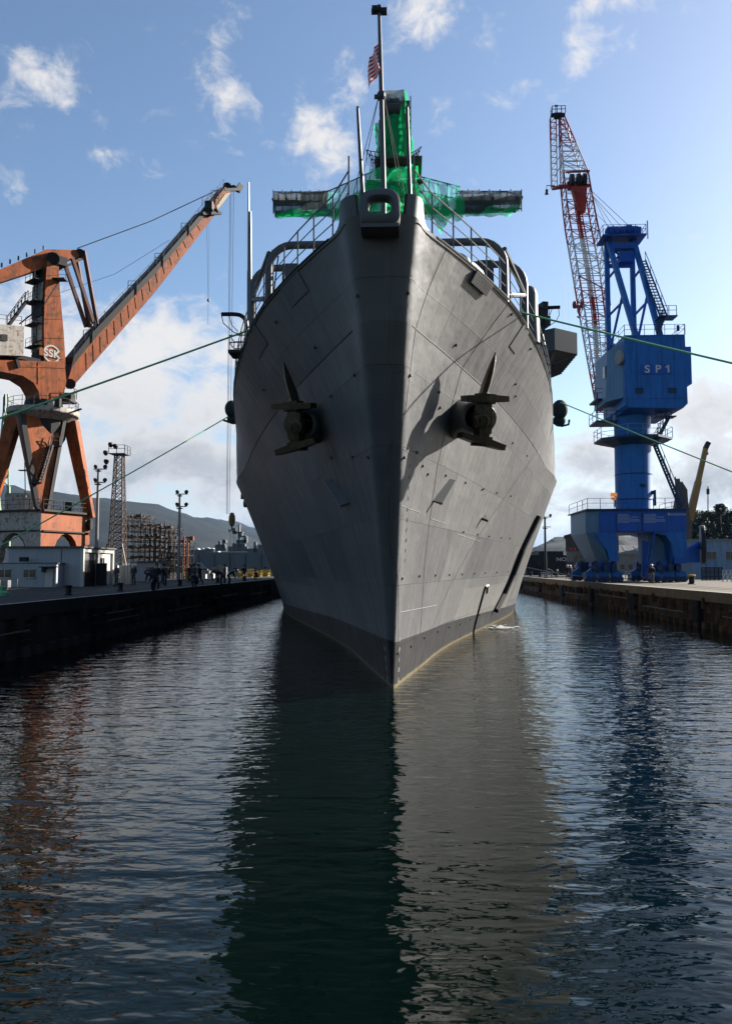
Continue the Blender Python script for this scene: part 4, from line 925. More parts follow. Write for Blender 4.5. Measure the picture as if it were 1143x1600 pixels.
# ladder side of the tower: white panels between dark frames
bk = -CL
def BKp(px, py, off=0): return atp(px, py, S(70, 500, 1.35)+bk*(.04+off), bk)
def tower_back(y0, y1, m, name, off=.0):
    xl0, xr0 = 41+(y0-408)*-.02, 69; b = MB(); P = []
    for y in (y0, y1):
        base = S(70+(1 if y < 450 else -.8), y, 1.35)+bk*(.06+off); P += [base-CS*.25, base-CS*2.45]
    b.prism([P[0], P[1], P[3], P[2]], bk*.1); return b.build(name, m, tw)
for y0, y1, m in ((416,436,m_odark),(440,468,m_rustwhite),(470,492,m_odark),(494,530,m_rustwhite),(533,545,m_cream),(548,570,m_odark)): tower_back(y0, y1, m, 'tower_panel')
b = MB(); lp0 = S(69, 568, 1.35)+bk*.35-CS*1.3; lp1 = S(72, 412, 1.35)+bk*.35-CS*1.3; b.ladder(lp0, lp1, .55, CS, 30)
for y in (437, 470, 505, 540):
    p = S(70, y, 1.35)+bk*.5-CS*1.3; b.box(p, (.9,2.2,.08), math.atan2(CS.y, CS.x)+math.pi/2); b.rail([p+bk*.4+CS*k for k in (-1,0,1)], .9, .02)
b.box(S(94,437,1.8), (1.3,1.0,.1)); b.rail([S(90,437,2.2), S(103,437,2.2)], 1.0, .025); b.beam(S(92,440,1.7), S(70,475,1.7), .12); b.beam(S(70,475,1.9), S(45,500,1.9)-CS*2, .1)
b.stair(S(14,508,.5), S(42,470,.5), .6, CS, 10); b.build('tower_ladder', m_odark, tw)
b = MB(); b.cyl(S(83,404,1.6), S(83,404,-1.6), .65, n=16); b.box(S(83,412,0), (1.6,3.0,.9), math.atan2(CL.y, CL.x)); b.build('tower_head', m_odark, tw)
b = MB()
for y in (430, 462, 498, 528): b.beam(S(72,y,1.37), S(92+(y-408)*.06,y,1.37), .06, .05, up=CS)
b.beam(S(20,572,1.52), S(102,575,1.52), .07, .05, up=CS); b.beam(S(60,566,1.52), S(60,600,1.52), .07, .05, up=CS)
b.build('tower_seam', m_orange, tw)
# emblem
ec = S(81, 553, 1.37); rg = MB(); er = .92
rows = []
for k in range(41):
    a = 2*math.pi*k/40; dd = CL*math.cos(a)+V((0,0,math.sin(a))); rows.append([ec+dd*er, ec+dd*(er-.16), ec+dd*(er-.16)+CS*.03, ec+dd*er+CS*.03, ec+dd*er])
rg.grid(rows); m_emb = M('emblem_white', (.6,.56,.5), .6, var=.1)
rg.build('emblem_ring', m_emb, tw)
b = MB(); b.prism([ec-CL*1.3+V((0,0,-.36)), ec+CL*1.25+V((0,0,-.36)), ec+CL*1.25+V((0,0,.4)), ec-CL*1.3+V((0,0,.4))], CS*.035); b.build('emblem_band', m_orange, tw)
text('emblem_letters', 'SSK', 1.05, ec+CS*.045, frame(CL, V((0,0,1))), m_emb, tw, .01, bold=.035, sx=1.02)
hs = side_prism([(-70,500),(38,510),(37,556),(-70,552)], 1.9, 3.6, 'machine_house', m_rustwhite)
b = MB(); b.prism([S(2,522,1.93), S(12,523,1.93), S(12,533,1.93), S(2,532,1.93)], CS*.05); b.prism([S(-30,520,1.93), S(-14,521,1.93), S(-14,533,1.93), S(-30,532,1.93)], CS*.05); b.build('house_window', m_odark, hs)
b = MB(); b.rail([S(x,509-.09*(38-x),1.7) for x in (-50,-30,-10,10,34)], .9, .025); b.build('house_rail', m_odark, hs)
b = MB(); b.box(S(22,562,0), (4,3,.4), math.atan2(CL.y, CL.x)); b.beam(S(30,575,1.6), S(26,562,1.6), .3); b.build('house_bearer', m_odark, oc)
ca = side_prism([(-80,446),(0,421),(73,389.5),(124,390.5),(129,398),(95,411),(77,416),(0,441),(-80,466)], .95, 1.9, 'counter_arm', m_orange)
b = MB()
for k in range(7): p = S(-10+k*13, 423-k*5.4, 0); b.beam(p, p+V((0,0,.45)), .12)
b.cyl(S(125,396,1.05), S(125,396,-1.05), .5, n=14); b.build('arm_fittings', m_odark, ca)
b = MB()
for sd in (1, -1):
    b.beam(S(107,407,0)+CS*.85*sd, S(141,509,0)+CS*.8*sd, .34); b.beam(S(125,395,0)+CS*.85*sd, S(146,509,0)+CS*.8*sd, .36); 
    b.beam(S(111,412,0)+CS*.85*sd, S(126,406,0)+CS*.85*sd, .25)
b.beam(S(141,509,1.2), S(141,509,-1.2), .4); b.build('linkage_strut', m_brownst, oc)
bm_ = side_prism([(107,594),(115,562),(149,520),(245,420),(321,332),(352,292),(361,300),(331,342),(242,457),(117,601),(110,602)], .95, 1.9, 'boom', m_orange)
b = MB()
for k in range(17):
    t = (k+1.6)/19; pa = V((118+(322-118)*t, 562+(332-562)*t, 0)); pb = V((118+(329-118)*t, 600+(341-600)*t, 0))
    b.beam(S(pa.x,pa.y,.97).lerp(S(pb.x,pb.y,.97),.25), S(pb.x,pb.y,.97), .05, .03, up=CS)
b.build('stiffener', m_orange, bm_)
b = MB(); up_ = [(109,586),(116,556),(149,515),(245,414.5),(320,327.5)]
b2 = [(114,572),(120,564),(151,526),(246,424),(322,335)]
b.prism([S(x,y,1.06) for x,y in up_]+[S(x,y,1.06) for x,y in b2[::-1]], CS*-2.1); b.build('boom_walkway', m_odark, bm_)
b = MB(); L0 = [S(116,556,1.0), S(149,515,1.0), S(245,414.5,1.0), S(320,327.5,1.0), S(350,292,1.0)]; pts = []
for a, c in zip(L0, L0[1:]):
    n = max(2, int((c-a).length/1.6)); pts += [a.lerp(c, k/n) for k in range(n)]
pts.append(L0[-1]); b.rail(pts, 1.0, .022)
for q in ((130,540),(200,462),(242,418),(283,370),(330,318)): 
    p = S(*q, .6); b.rail([p, p+V((.9,.3,.1))], 1.7, .03, (1, .7, .4))
b.build('boom_rail', m_odark, bm_)
side_prism([(338,322),(352,303),(359,301),(360,302),(340,328)], 1.0, 2.0, 'yellow_section', m_cream, bm_)
b = MB()
for c in ((355,292,.55),(365,294,.4),(371,297,.3)): b.cyl(S(c[0],c[1],.7), S(c[0],c[1],-.7), c[2], n=14)
b.beam(S(350,297,.8), S(374,296,.8), .35); b.beam(S(350,297,-.8), S(374,296,-.8), .35); b.beam(S(371,290,0), S(377,297,0), .25, 1.2); b.build('boom_head', m_dark, bm_)
b = MB()
for c in ((323,332,.6),(336,331,.4)): b.cyl(S(c[0],c[1],1.1), S(c[0],c[1],-1.1), c[2], n=14)
b.beam(S(316,334,1.1), S(345,333,1.1), .35); b.box(S(327,322,1.2), (.9,.9,1.0)); b.rail([S(316,322,1.2), S(324,316,1.2), S(333,322,1.2)], 1.0, .03); b.build('fly_head', m_dark, bm_)
b = MB(); b.tube([S(121,388,.3), S(235,346,.3), S(352,291,.3)], .055, 5); b.tube([S(95,457,-.4), S(180,428,-.4), S(265,375,-.4)], .02, 4)
b.build('boom_stay', m_cable, oc)
hp = S(362.5, 300, 0); hb = at(362.5, 812, hp.y)
b = MB()
for dx in (-.28, -.1, .22): b.cyl(V((hp.x+dx, hp.y, hp.z)), V((hp.x+dx*.7, hp.y, hb.z+.7)), .028, n=4)
b.build('hoist_rope', m_cable, oc)
b = MB(); b.lathe(hb+V((0,0,-.9)), [(.12,0),(.3,.25),(.42,.8),(.4,1.3),(.22,1.75),(.1,1.8)], 10); b.tube(spline([hb+V((0,0,-.9)), hb+V((.05,0,-1.3)), hb+V((.32,0,-1.55)), hb+V((.36,0,-1.2))]), .09); b.tube(spline([hb+V((0,0,-1.2)), hb+V((-.3,0,-1.5)), hb+V((-.38,0,-1.2))]), .08)
ho = b.build('hook_block', M('ochre_hook_block', (.2,.13,.04), .5, var=.3), oc)
b = MB(); b.cyl(hb+V((-.2,0,-1.4)), V((hb.x-.2, hb.y, QZ+1)), .02, n=4); b.cyl(hb+V((.25,0,-1.4)), V((hb.x+.3, hb.y, QZ+1)), .02, n=4); b.build('sling', m_cable, ho)
ap = S(324, 336, 0); ab = at(325.5, 468, ap.y)
b = MB(); b.cyl(V((ap.x-.1,ap.y,ap.z)), ab, .018, n=4); b.cyl(V((ap.x+.25,ap.y,ap.z)), ab, .012, n=4); b.cyl(ab, ab-V((0,0,3.2)), .018, n=4); b.lathe(ab-V((0,0,.3)), [(.05,0),(.16,.12),(.16,.3),(.04,.45)], 8); b.build('auxiliary_hook', m_dark, oc)
b = MB(); b.box(S(104,628,1.2), (1.6,1.8,.15)); b.box(S(106,622,1.2), (1.2,1.1,.9)); b.rail([S(100,622,1.9), S(116,622,1.9), S(120,624,.6)], 1.0, .03); b.cyl(S(110,600,1.1), S(110,600,-1.1), .55, n=14); b.box(S(110,565,0), (1.2,1.6,.5)); b.build('boom_pivot', m_odark, oc)

# ------------------------------------------------------------------ blue portal crane on the right quay
bc = thing('portal_crane', 'blue portal crane with a red and white lattice jib on the right quay', 'crane', (25.7, 86, QZ))
def bx(x0, x1, y0, y1, z0, z1, name, m, par=bc):
    b = MB(); b.box(((x0+x1)/2, (y0+y1)/2, (z0+z1)/2), (x1-x0, y1-y0, z1-z0)); return b.build(name, m, par)
PB, PTp = at(0, 834, 82).z, at(0, 800, 82).z
xl, xr = at(918, 800, 82).x, at(1071, 800, 82).x
b = MB(); b.prism([V((xl+1.1,82,PB)), V((xr,82,PB)), V((xr,82,PTp)), V((xl+1.1,82,PTp))], (0,8.5,0)); pbm = b.build('portal_beam', m_blued, bc)
b = MB(); b.prism([V((xl,83.2,PB)), V((xl+1.08,82.02,PB)), V((xl+1.08,82.02,PTp-.02)), V((xl,83.2,PTp-.02))], (0,7.2,0)); b.build('beam_end', m_bluel, pbm)  # left-facing end coloured paler to imitate sky reflection
b = MB(); b.box(((xl+xr)/2, 86.2, PTp+.05), (xr-xl+.5, 9.2, .12)); b.build('walkway', m_navy, pbm)
b = MB(); zt = PTp+.1; b.rail([V((x, 81.75, zt)) for x in (xl-.1, xl+1.2, xl+2.6, xl+4)], 1.1, .025); b.rail([V((xl-.1, y, zt)) for y in (81.75, 84, 86.5, 90.7)], 1.1, .025); b.rail([V((x, 81.75, zt)) for x in (xr-3.4, xr-2.2, xr-1.1, xr+.1)], 1.1, .025); b.rail([V((xr+.1, y, zt)) for y in (81.75, 84, 86.5, 90.7)], 1.1, .025); b.build('walkway_rail', m_navy, pbm)
def leg(poly, y0, y1, name, m):
    b = MB(); b.prism([V((x, y0, z)) for x, z in poly], (0, y1-y0, 0)); return b.build(name, m, bc)
def pz(py, Y=82): return at(0, py, Y).z
def pxx(px, Y=82): return at(px, 850, Y).x
for y0, y1 in ((82.03, 84.4), (88.1, 90.45)):
    leg([(pxx(930),PB),(pxx(963),PB),(pxx(964),pz(856)),(pxx(966),pz(877)),(pxx(951),pz(877)),(pxx(948),pz(862)),(pxx(931),pz(840))], y0, y1, 'portal_leg', m_blue)
    leg([(pxx(1022),PB),(pxx(1071),PB),(pxx(1073),pz(862)),(pxx(1066),pz(880)),(pxx(1052),pz(880)),(pxx(1048),pz(850)),(pxx(1040),PB-.3)], y0, y1, 'portal_leg', m_blue)
b = MB(); b.add([V((xl,83.2,PB)), V((xl+1.1,82.1,PB)), V((pxx(951),82.3,pz(878))), V((pxx(932,84),84.3,pz(878))), V((xl,90.3,PB)), V((xl+1.1,90.4,PB)), V((pxx(951),90.2,pz(878))), V((pxx(932,84),89.0,pz(878)))], [(0,1,2,3),(7,6,5,4),(0,4,5,1),(1,5,6,2),(2,6,7,3),(3,7,4,0)]); b.build('leg_web', m_bluel, bc)  # left side of the leg in paler blue, sky reflection painted in
b = MB(); b.prism([V((pxx(1023),84.5,PB)), V((pxx(1045),84.5,PB)), V((pxx(1062),84.5,pz(881))), V((pxx(1024),84.5,pz(881)))], (0,3.5,0)); b.build('leg_web', m_bluel, bc)
for cx_ in (pxx(944), pxx(1044)):
    for cy_ in (83.0, 89.4):
        b = MB(); b.box((cx_, cy_, pz(881)-.05), (2.6, 1.2, .5)); b.prism([V((cx_-1.9,cy_-.35,QZ+.9)), V((cx_+1.9,cy_-.35,QZ+.9)), V((cx_+.5,cy_-.35,pz(880))), V((cx_-.5,cy_-.35,pz(880)))], (0,.7,0)); bo = b.build('bogie', m_blued, bc)
        for k in (-1.35, 0.0, 1.35):
            b = MB(); b.box((cx_+k, cy_-.1, QZ+.75), (1.05, .8, .55), 0); b.prism([V((cx_+k-.55,cy_-.52,QZ+.35)), V((cx_+k+.55,cy_-.52,QZ+.35)), V((cx_+k,cy_-.52,QZ+1.35))], (0,.9,0)); b.build('wheel_truck', m_blue, bo)
            for q in (-.3, .3):
                b = MB(); b.cyl((cx_+k+q, cy_-.7, QZ+.3), (cx_+k+q, cy_+.35, QZ+.3), .3, n=12); b.build('wheel', m_navy, bo)
        for k in (-.9, .1, .95): b = MB(); b.box((cx_+k, cy_-.75, QZ+1.5), (.5, .5, .7)); b.cyl((cx_+k, cy_-.75, QZ+1.8), (cx_+k, cy_-.75, QZ+2.2), .2, n=8); b.build('drive_motor', m_navy, bo)
# boards with lines of small writing
for a, c, y0, y1 in ((962, 1001, 802, 830), (1003, 1041, 802, 830)):
    p, q = at(a, y0, 81.95), at(c, y1, 81.95); b = MB(); b.box(((p.x+q.x)/2, 81.96, (p.z+q.z)/2), (q.x-p.x, .06, p.z-q.z)); bd = b.build('notice_board', m_blued, pbm)
    b = MB(); b.box(((p.x+q.x)/2, 81.95, q.z-.03), (q.x-p.x+.1, .1, .06)); b.box((p.x, 81.95, (p.z+q.z)/2), (.06, .1, p.z-q.z)); b.build('board_edge', m_navy, bd)
    b = MB(); w_ = q.x-p.x
    for k in range(7):
        z = p.z-.14-k*.135; x = p.x+.14
        while x < p.x+w_*(.55 if k % 2 else .48): l = rnd.uniform(.05,.16); b.box((x+l/2, 81.925, z), (l, .01, .07)); x += l+.035
        if k in (2, 4, 5): x = p.x+w_*.62; b.box((x+.3, 81.925, z), (.5+.1*k, .01, .06))
    b.build('board_lettering', M('faded_lettering', (.4,.46,.55), .6, var=.05), bd)
text('maker_lettering', 'Sumitomo', .42, V((pxx(1058), 81.97, pz(806.5))), frame(V((1,0,0)), V((0,0,1))), m_white, pbm, .006)
b = MB(); b.prism([V((pxx(1043)+.13,81.99,pz(806.5)-.09)), V((pxx(1043)+.3,81.99,pz(806.5)+.06)), V((pxx(1043)+.13,81.99,pz(806.5)+.02)), V((pxx(1043)-.04,81.99,pz(806.5)+.06))], (0,-.02,0)); b.build('maker_mark', m_white, pbm)
# tower, platforms and stairs
TX, TY = at(990, 800, 86.2).x, 86.2
tb = MB(); tb.lathe((TX, TY, PTp), [(2.02,0),(1.95,.15),(1.92,pz(702,86)-PTp),(1.92,pz(668,86)-PTp),(2.0,pz(660,86)-PTp),(2.0,pz(655,86)-PTp)], 40); two = tb.build('tower', m_blue, bc, smooth=True)
b = MB()
for py in (700, 748, 786): b.lathe((TX, TY, pz(py,86)), [(1.93,0),(1.965,0),(1.965,.12),(1.93,.12)], 40)
b.box((TX+1.7, TY-1.1, pz(775,86)), (.35,.25,.4)); b.box((TX+.4, TY-1.95, pz(765,86)), (.5,.3,.3)); b.box((TX+2.15,TY-.3,pz(782,86)), (.15,.5,1.7)); b.build('tower_fittings', m_navy, two)
zp = pz(697, 86); b = MB(); oct_ = [V((TX+4.1*math.cos(math.pi/8+k*math.pi/4), TY+4.1*math.sin(math.pi/8+k*math.pi/4), zp)) for k in range(8)]
b.prism(oct_, (0,0,.22)); b.lathe((TX,TY,zp-.55), [(1.95,0),(3.4,.5),(3.9,.55)], 8); pl = b.build('ring_platform', m_navy, bc)
b = MB(); pr = []
for a, c in zip(oct_, oct_[1:]+oct_[:1]): pr += [a+V((0,0,.22)), a.lerp(c,.5)+V((0,0,.22))]
b.rail(pr, 1.15, .028, closed=True); b.build('platform_rail', m_bluel, pl)
b = MB(); b.stair(at(1063,793,83.2), at(1022,694,83.2), .85, (0,1,0), 22); b.build('stairway', m_navy, bc)
b = MB(); b.stair(at(1024,690,83.6), at(1044,652,83.6), .7, (0,1,0), 9); b.box(at(1038,652,84), (2.0,1.4,.1)); b.rail([at(x,652,83.3) for x in (1024,1032,1040,1048)], 1.1, .03); b.build('stairway', m_navy, bc)
b = MB(); p = at(948, 662, 87); b.box(p, (3.2, 3.2, .2)); b.rail([p+V(q) for q in ((-1.6,-1.6,.1),(-.5,-1.6,.1),(.6,-1.6,.1),(1.6,-1.6,.1))], 1.1, .03); b.rail([p+V(q) for q in ((-1.6,-1.6,.1),(-1.6,0,.1),(-1.6,1.6,.1))], 1.1, .03)
b.beam(p+V((-1.4,-1.4,0)), p+V((-1.4,-1.4,3.2)), .1); b.beam(p+V((1,-1.4,0)), p+V((1,-1.4,3.2)), .1); p2 = at(946, 628, 88); b.box(p2, (3.0,3.0,.2)); b.rail([p2+V(q) for q in ((-1.5,-1.5,.1),(-.5,-1.5,.1),(.5,-1.5,.1),(1.5,-1.5,.1))], 1.1, .03); b.stair(at(939,628,90), at(958,538,90), .8, (0,1,0), 22)
b.build('access_platform', m_navy, bc)
# machine house
HX0, HX1, HY0, HY1 = 23.55, 29.95, 82.0, 91.0; HZ0, HZ1 = at(1020, 636, 82).z, at(1020, 523, 82).z
b = MB(); b.prism([V((HX0+.35,HY0,HZ0+.0)), V((HX1-.5,HY0,HZ0-.15)), V((HX1,HY0,HZ0+.35)), V((HX1-.1,HY0,HZ1)), V((HX0,HY0,HZ1)), V((HX0,HY0,HZ0+.3))], (0,HY1-HY0,0)); mh = b.build('machine_house', m_blue, bc)
b = MB(); b.prism([V((HX0-1.3,HY0+3,HZ0+1.2)), V((HX0-.02,HY0+.6,HZ0+1.2)), V((HX0-.02,HY0+.6,HZ1-.6)), V((HX0-1.0,HY0+3,HZ1-.9))], (0,5,0)); b.build('house_side', m_bluel, mh)
b = MB(); b.box((HX1-.05+.55, 85.5, at(0,588,85).z), (1.1, 4, at(0,560,85).z-at(0,615,85).z)); b.build('house_annex', m_blue, mh)
b = MB(); b.add([V((HX0+.5,HY0+.3,HZ0-.02)), V((HX1-.8,HY0+.3,HZ0-.16)), V((HX1-.8,HY1-.3,HZ0-.02)), V((HX0+.5,HY1-.3,HZ0-.02)), V((TX-1.9,TY-1.6,pz(661,86))), V((TX+1.9,TY-1.6,pz(661,86))), V((TX+1.9,TY+1.9,pz(661,86))), V((TX-1.9,TY+1.9,pz(661,86)))], [(0,1,2,3),(7,6,5,4),(0,4,5,1),(1,5,6,2),(2,6,7,3),(3,7,4,0)]); b.build('house_base', m_blued, bc)
b = MB()
for k in range(1, 5): x = HX0+(HX1-HX0)*k/5; b.box((x, HY0-.01, (HZ0+HZ1)/2+.2), (.05,.06,HZ1-HZ0-.9))
for z in (HZ0+.9, HZ1-.12): b.box(((HX0+HX1)/2, HY0-.012, z), (HX1-HX0-.3,.06,.07))
for k in (1, 2, 3): b.box((HX0-.01, HY0+.15, HZ0+k*1.9), (.06,.3,.05))
b.build('panel_seam', m_blued, mh)
b = MB(); 
for x in (25.0, 28.4): b.box((x, HY0-.04, HZ0+1.7), (.8,.08,.5)); b.box((x, HY0-.06, HZ0+1.98), (.9,.16,.05))
b.build('vent_louvre', m_navy, mh)
p = at(971, 556, 81.9); b = MB(); b.lathe((HX0-.25, 82.6, p.z), [(.75,0),(.8,.06),(.8,.22),(.7,.26)], 24, (-1,-.25,0)); b.build('round_lamp', m_galv, mh)
b = MB(); b.box((HX0-1.1, HY0+3.6, HZ0+4.6), (.3,.9,1.3)); b.build('house_window', m_glass, mh)
pc = at(1024, 577, 81.96); b = MB(); b.box((pc.x, 81.97, pc.z), (3.15,.06,1.05)); sg = b.build('sign_plate', m_blued, mh)
for ch, px in (('S',1010.5),('P',1027.5),('1',1043.5)): text('sign_letter', ch, 1.12, V((at(px,577,81.9).x, 81.93, pc.z)), frame(V((1,0,0)), V((0,0,1))), m_white, sg, .012, bold=.02, sx=1.1)
p1 = at(1041.6,571.6,81.9); b = MB(); b.beam((p1.x-.16,81.93,pc.z+.2), (p1.x+.12,81.93,pc.z+.38), .02, .12, up=(0,0,1)); b.build('sign_letter', m_white, sg)
b = MB(); rz = HZ1; b.rail([V((HX0+.05+k*(HX1-HX0-.1)/6, HY0+.05, rz)) for k in range(7)], 1.1, .025); b.rail([V((HX1-.15, HY0+k*2.2, rz)) for k in range(5)], 1.1, .025); b.rail([V((HX0+.05, HY0+k*2.2, rz)) for k in range(5)], 1.1, .025); b.box((HX1-.75,HY0+.1,rz+.7), (.25,.2,.6)); b.build('roof_rail', m_navy, mh)
# A-frame
AT = at(0, 392, 91).z; af = None
for xa, xb in ((24.35, 25.2), (27.3, 27.75)):
    b = MB(); b.beam((xa, 91, 20.5 if xa < 25 else HZ1), (xa, 91, AT), .5); b.build('mast_post', m_blue, bc)
    b = MB(); b.beam((xa+.1, 90.6, AT-.4), (xb, 83.2, HZ1), .5); b.build('back_stay', m_blue, bc)
    b = MB()
    for t in (.3, .62): q = V((xa+.1,90.6,AT-.4)).lerp(V((xb,83.2,HZ1)), t); b.beam((xa,91,q.z-.3), q, .2)
    b.beam((xa,91,HZ1+.3), V((xa+.1,90.6,AT-.4)).lerp(V((xb,83.2,HZ1)), .55), .22); b.build('mast_brace', m_blued, bc)
b = MB(); b.stair((28.2,83.3,HZ1+2.2), (27.9,89.3,AT-3.2), .75, (1,0,0), 20); b.box((28.3,83.0,HZ1+2.1), (1.9,1.6,.12)); b.rail([V((27.4,82.4,HZ1+2.15)), V((28.4,82.4,HZ1+2.15)), V((29.2,82.4,HZ1+2.15))], 1.1, .03); b.stair((27.2,82.6,HZ1), (28.0,82.9,HZ1+2.1), .6, (0,1,0), 6); b.build('mast_stair', m_navy, bc)
b = MB(); b.box((25.95,90.6,AT-.2), (5.0,3.0,.16)); b.rail([V((x,89.2,AT-.1)) for x in (23.5,24.7,26,27.2,28.4)], 1.1, .03); b.rail([V((23.5,y,AT-.1)) for y in (89.2,90.5,92)], 1.1, .03); b.rail([V((28.4,y,AT-.1)) for y in (89.2,90.5,92)], 1.1, .03)
b.box((25.9,90.4,AT-1.2), (3.0,1.2,.7)); b.box((26.4,90.6,AT-2.4), (1.6,1.2,1.2)); b.beam((24.4,90.8,AT-3), (27.4,90.8,AT-1.0), .2); b.beam((27.4,90.8,AT-3), (24.4,90.8,AT-1.0), .2)
b.beam((24.3,91,AT-3.2), (27.4,91,AT-3.2), .4)
for k in range(5): b.cyl((24.3+k*.72,90.3,AT+.65), (24.85+k*.72,90.3,AT+.65), .62 if k != 3 else .75, n=14)
b.beam((24,90.3,AT+.65), (28,90.3,AT+.65), .2); b.box((24.3,90.3,AT+.4), (.35,1,1.2)); b.box((27.9,90.3,AT+.4), (.35,1,1.2)); b.box((29.0,90.5,AT+.9), (.1,.1,2.2)); b.build('sheave_platform', m_blued, bc)
# lattice jib: main boom and triangular nose
def lat(secs, bands, name, r=.075, rb=.042):
    """secs: list of 4-corner sections; bands: 0 red / 1 white for every bay"""
    b = MB()
    for k, (s0, s1) in enumerate(zip(secs, secs[1:])):
        b.mat(bands[k])
        for i in range(4):
            b.beam(s0[i], s1[i], r*2); j = (i+1) % 4
            b.beam(s0[i], s0[j], rb*2)
            if k % 2: b.beam(s0[i], s1[j], rb*2)
            else: b.beam(s0[j], s1[i], rb*2)
            b.beam(s0[i].lerp(s1[i], .5), s0[j].lerp(s1[j], .5), rb*1.6)
        if k % 2 == 0: b.beam(s0[0], s0[2], rb*2)
    return b.build(name, [m_red, m_jibw], bc)
YF, YM, YT = 92.5, 101.5, 104.5
def quad(c0, c1, Y, dep, dirv):          # section from left and right picture points
    a, c = at(*c0, Y), at(*c1, Y); return [a, c, c+dirv*dep, a+dirv*dep]
jd = (at(898, 268, YM)-at(938, 640, YF)).normalized(); side = V((1,0,0)); dv_ = side.cross(jd).normalized(); dv_ = dv_ if dv_.y > 0 else -dv_
key = [(640, 935, 945, .8), (560, 924, 950, 1.9), (480, 912, 953, 2.5), (400, 899, 943, 2.6), (330, 887, 929, 2.6), (268, 880, 918, 2.4)]
secs = []
for i in range(17):
    y = 640-(640-268)*i/16
    for a, c in zip(key, key[1:]):
        if c[0] <= y <= a[0]+1e-6:
            t = (a[0]-y)/(a[0]-c[0]); secs.append(quad((a[1]+(c[1]-a[1])*t, y), (a[2]+(c[2]-a[2])*t, y), YF+(YM-YF)*i/16, a[3]+(c[3]-a[3])*t, dv_)); break
jb = lat(secs, [0,0,0,1,1,1,1,0,0,1,1,1,0,0,0,0], 'lattice_jib')
bnd = MB()
for k in range(len(secs)-2):
    bnd.mat(1 if k % 6 in (2,3,4,5) else 0); p, q = sum(secs[k], V())/4, sum(secs[k+1], V())/4; bnd.ladder(p, q, .8, (1,0,0), 6, .06); bnd.beam(p+dv_*.2, q+dv_*.2, .45, .08)
bnd.build('jib_walkway', [m_red, m_jibw], jb)
b = MB(); cm = at(903, 288, YM); 
for dx in (-.9, .0, .75): b.cyl(cm+V((dx-.22,0,.4)), cm+V((dx+.22,0,.4)), .95, n=18)
b.box(cm+V((0,.8,.2)), (2.6,.3,1.2)); b.build('jib_sheaves', m_odark, jb)
b = MB(); b.prism([cm+V((-1.0,-.6,-.6)), cm+V((1.0,-.6,-.6)), cm+V((.75,-.6,-3.9)), cm+V((-.2,-.6,-3.9))], (0,.9,0)); b.beam(cm+V((-2.6,0,-.2)), cm+V((1.6,0,-.2)), .35); b.beam(cm+V((-3.4,.5,-.35)), cm+V((-1.5,.5,-.1)), .25); b.beam(cm+V((-1.6,0,1.7)), cm+V((1.5,0,1.8)), .2); b.build('jib_gusset', m_red, jb)
tip = at(871, 180, YT)
ns = []
for i in range(7):
    t = i/6; a = at(880,266,YM).lerp(at(874,180,YT), t); c = at(918,266,YM).lerp(at(881,180,YT), t); d = 2.4*(1-t)+.7*t; ns.append([a, c, c+dv_*d, a+dv_*d])
no = lat(ns, [1,1,1,0,0,0], 'jib_nose', .07, .04)
f0, f1 = at(866,292,YT+.5), at(864,182,YT+.5); b = MB()
for k in range(12):
    b.mat(0 if k > 7 else 1); p, q = f0.lerp(f1, k/12), f0.lerp(f1, (k+1)/12)
    for dx in (-.4, .35): b.beam(p+V((dx,0,0)), q+V((dx,0,0)), .12)
    b.beam(p+V((-.4,0,0)), p+V((.35,0,0)), .09); b.beam(p+V((-.4,0,0)), q+V((.35,0,0)), .07); b.beam(p+V((-.4,.6,0)), q+V((-.4,.6,0)), .09)
b.mat(0); b.beam(f0+V((-.4,0,0)), at(883,290,YM), .18)
for k in (.15,.32,.5,.68,.85): b.mat(0 if k > .6 else 1); b.beam(f0.lerp(f1,k), at(880,266,YM).lerp(at(874,180,YT),k), .08)
b.mat(0); b.beam(f0+V((0,0,.2)), f0+V((-1.1,0,.2)), .08); b.beam(f0+V((-1.1,0,.25)), f0+V((-1.1,0,-.5)), .06)
b.build('nose_front', [m_red, m_jibw], no)
b = MB(); b.beam(tip+V((-.9,0,0)), tip+V((.95,0,0)), .3, .5); b.cyl(tip+V((-.5,0,-.1)), tip+V((.5,0,-.1)), .45, n=14); b.rail([tip+V((x,-.4,.1)) for x in (-.85,-.2,.4,.95)], 1.0, .045); b.rail([tip+V((-.85,y,.1)) for y in (-.4,.6)], 1.0, .04); b.beam(tip+V((-.3,0,.1)), tip+V((-.3,0,1.5)), .08); b.box(tip+V((-.2,0,1.35)), (.4,.2,.15));  b.build('tip_platform', m_odark, no); b = MB(); b.box(f0+V((-1.1,0,-.55)), (.3,.3,.35)); b.lathe(f0+V((-1.1,0,-1.0)), [(.28,0),(.2,.2),(.08,.3)], 10); b.build('tip_lamp', m_dark, no)
b = MB()
for x0, c in ((24.5,(921,292)),(25.2,(924,300)),(26.2,(926,303)),(27.2,(918,290)),(24.9,(930,330))): b.tube([V((x0,90.3,AT+.9)), at(c[0],c[1],YM)+dv_*.3], .035, 4)
b.build('luffing_rope', m_cable, bc)
hx_, hz_ = at(903, 478, 103), None; b = MB()
for dx in (-.55, .5): b.cyl(V((hx_.x+dx, 103, at(0,292,103).z)), V((hx_.x+dx, 103, hx_.z+.5)), .025, n=4)
for px in (875, 884): b.cyl(at(px,292,105), V((at(px,292,105).x, 105, at(0,560,105).z)), .012, n=4)
b.build('hoist_rope', m_cable, bc)
b = MB(); 
for dx in (-.5, .5): b.lathe(hx_+V((dx,0,-.35)), [(.1,0),(.28,.15),(.3,.6),(.2,.95)], 8)
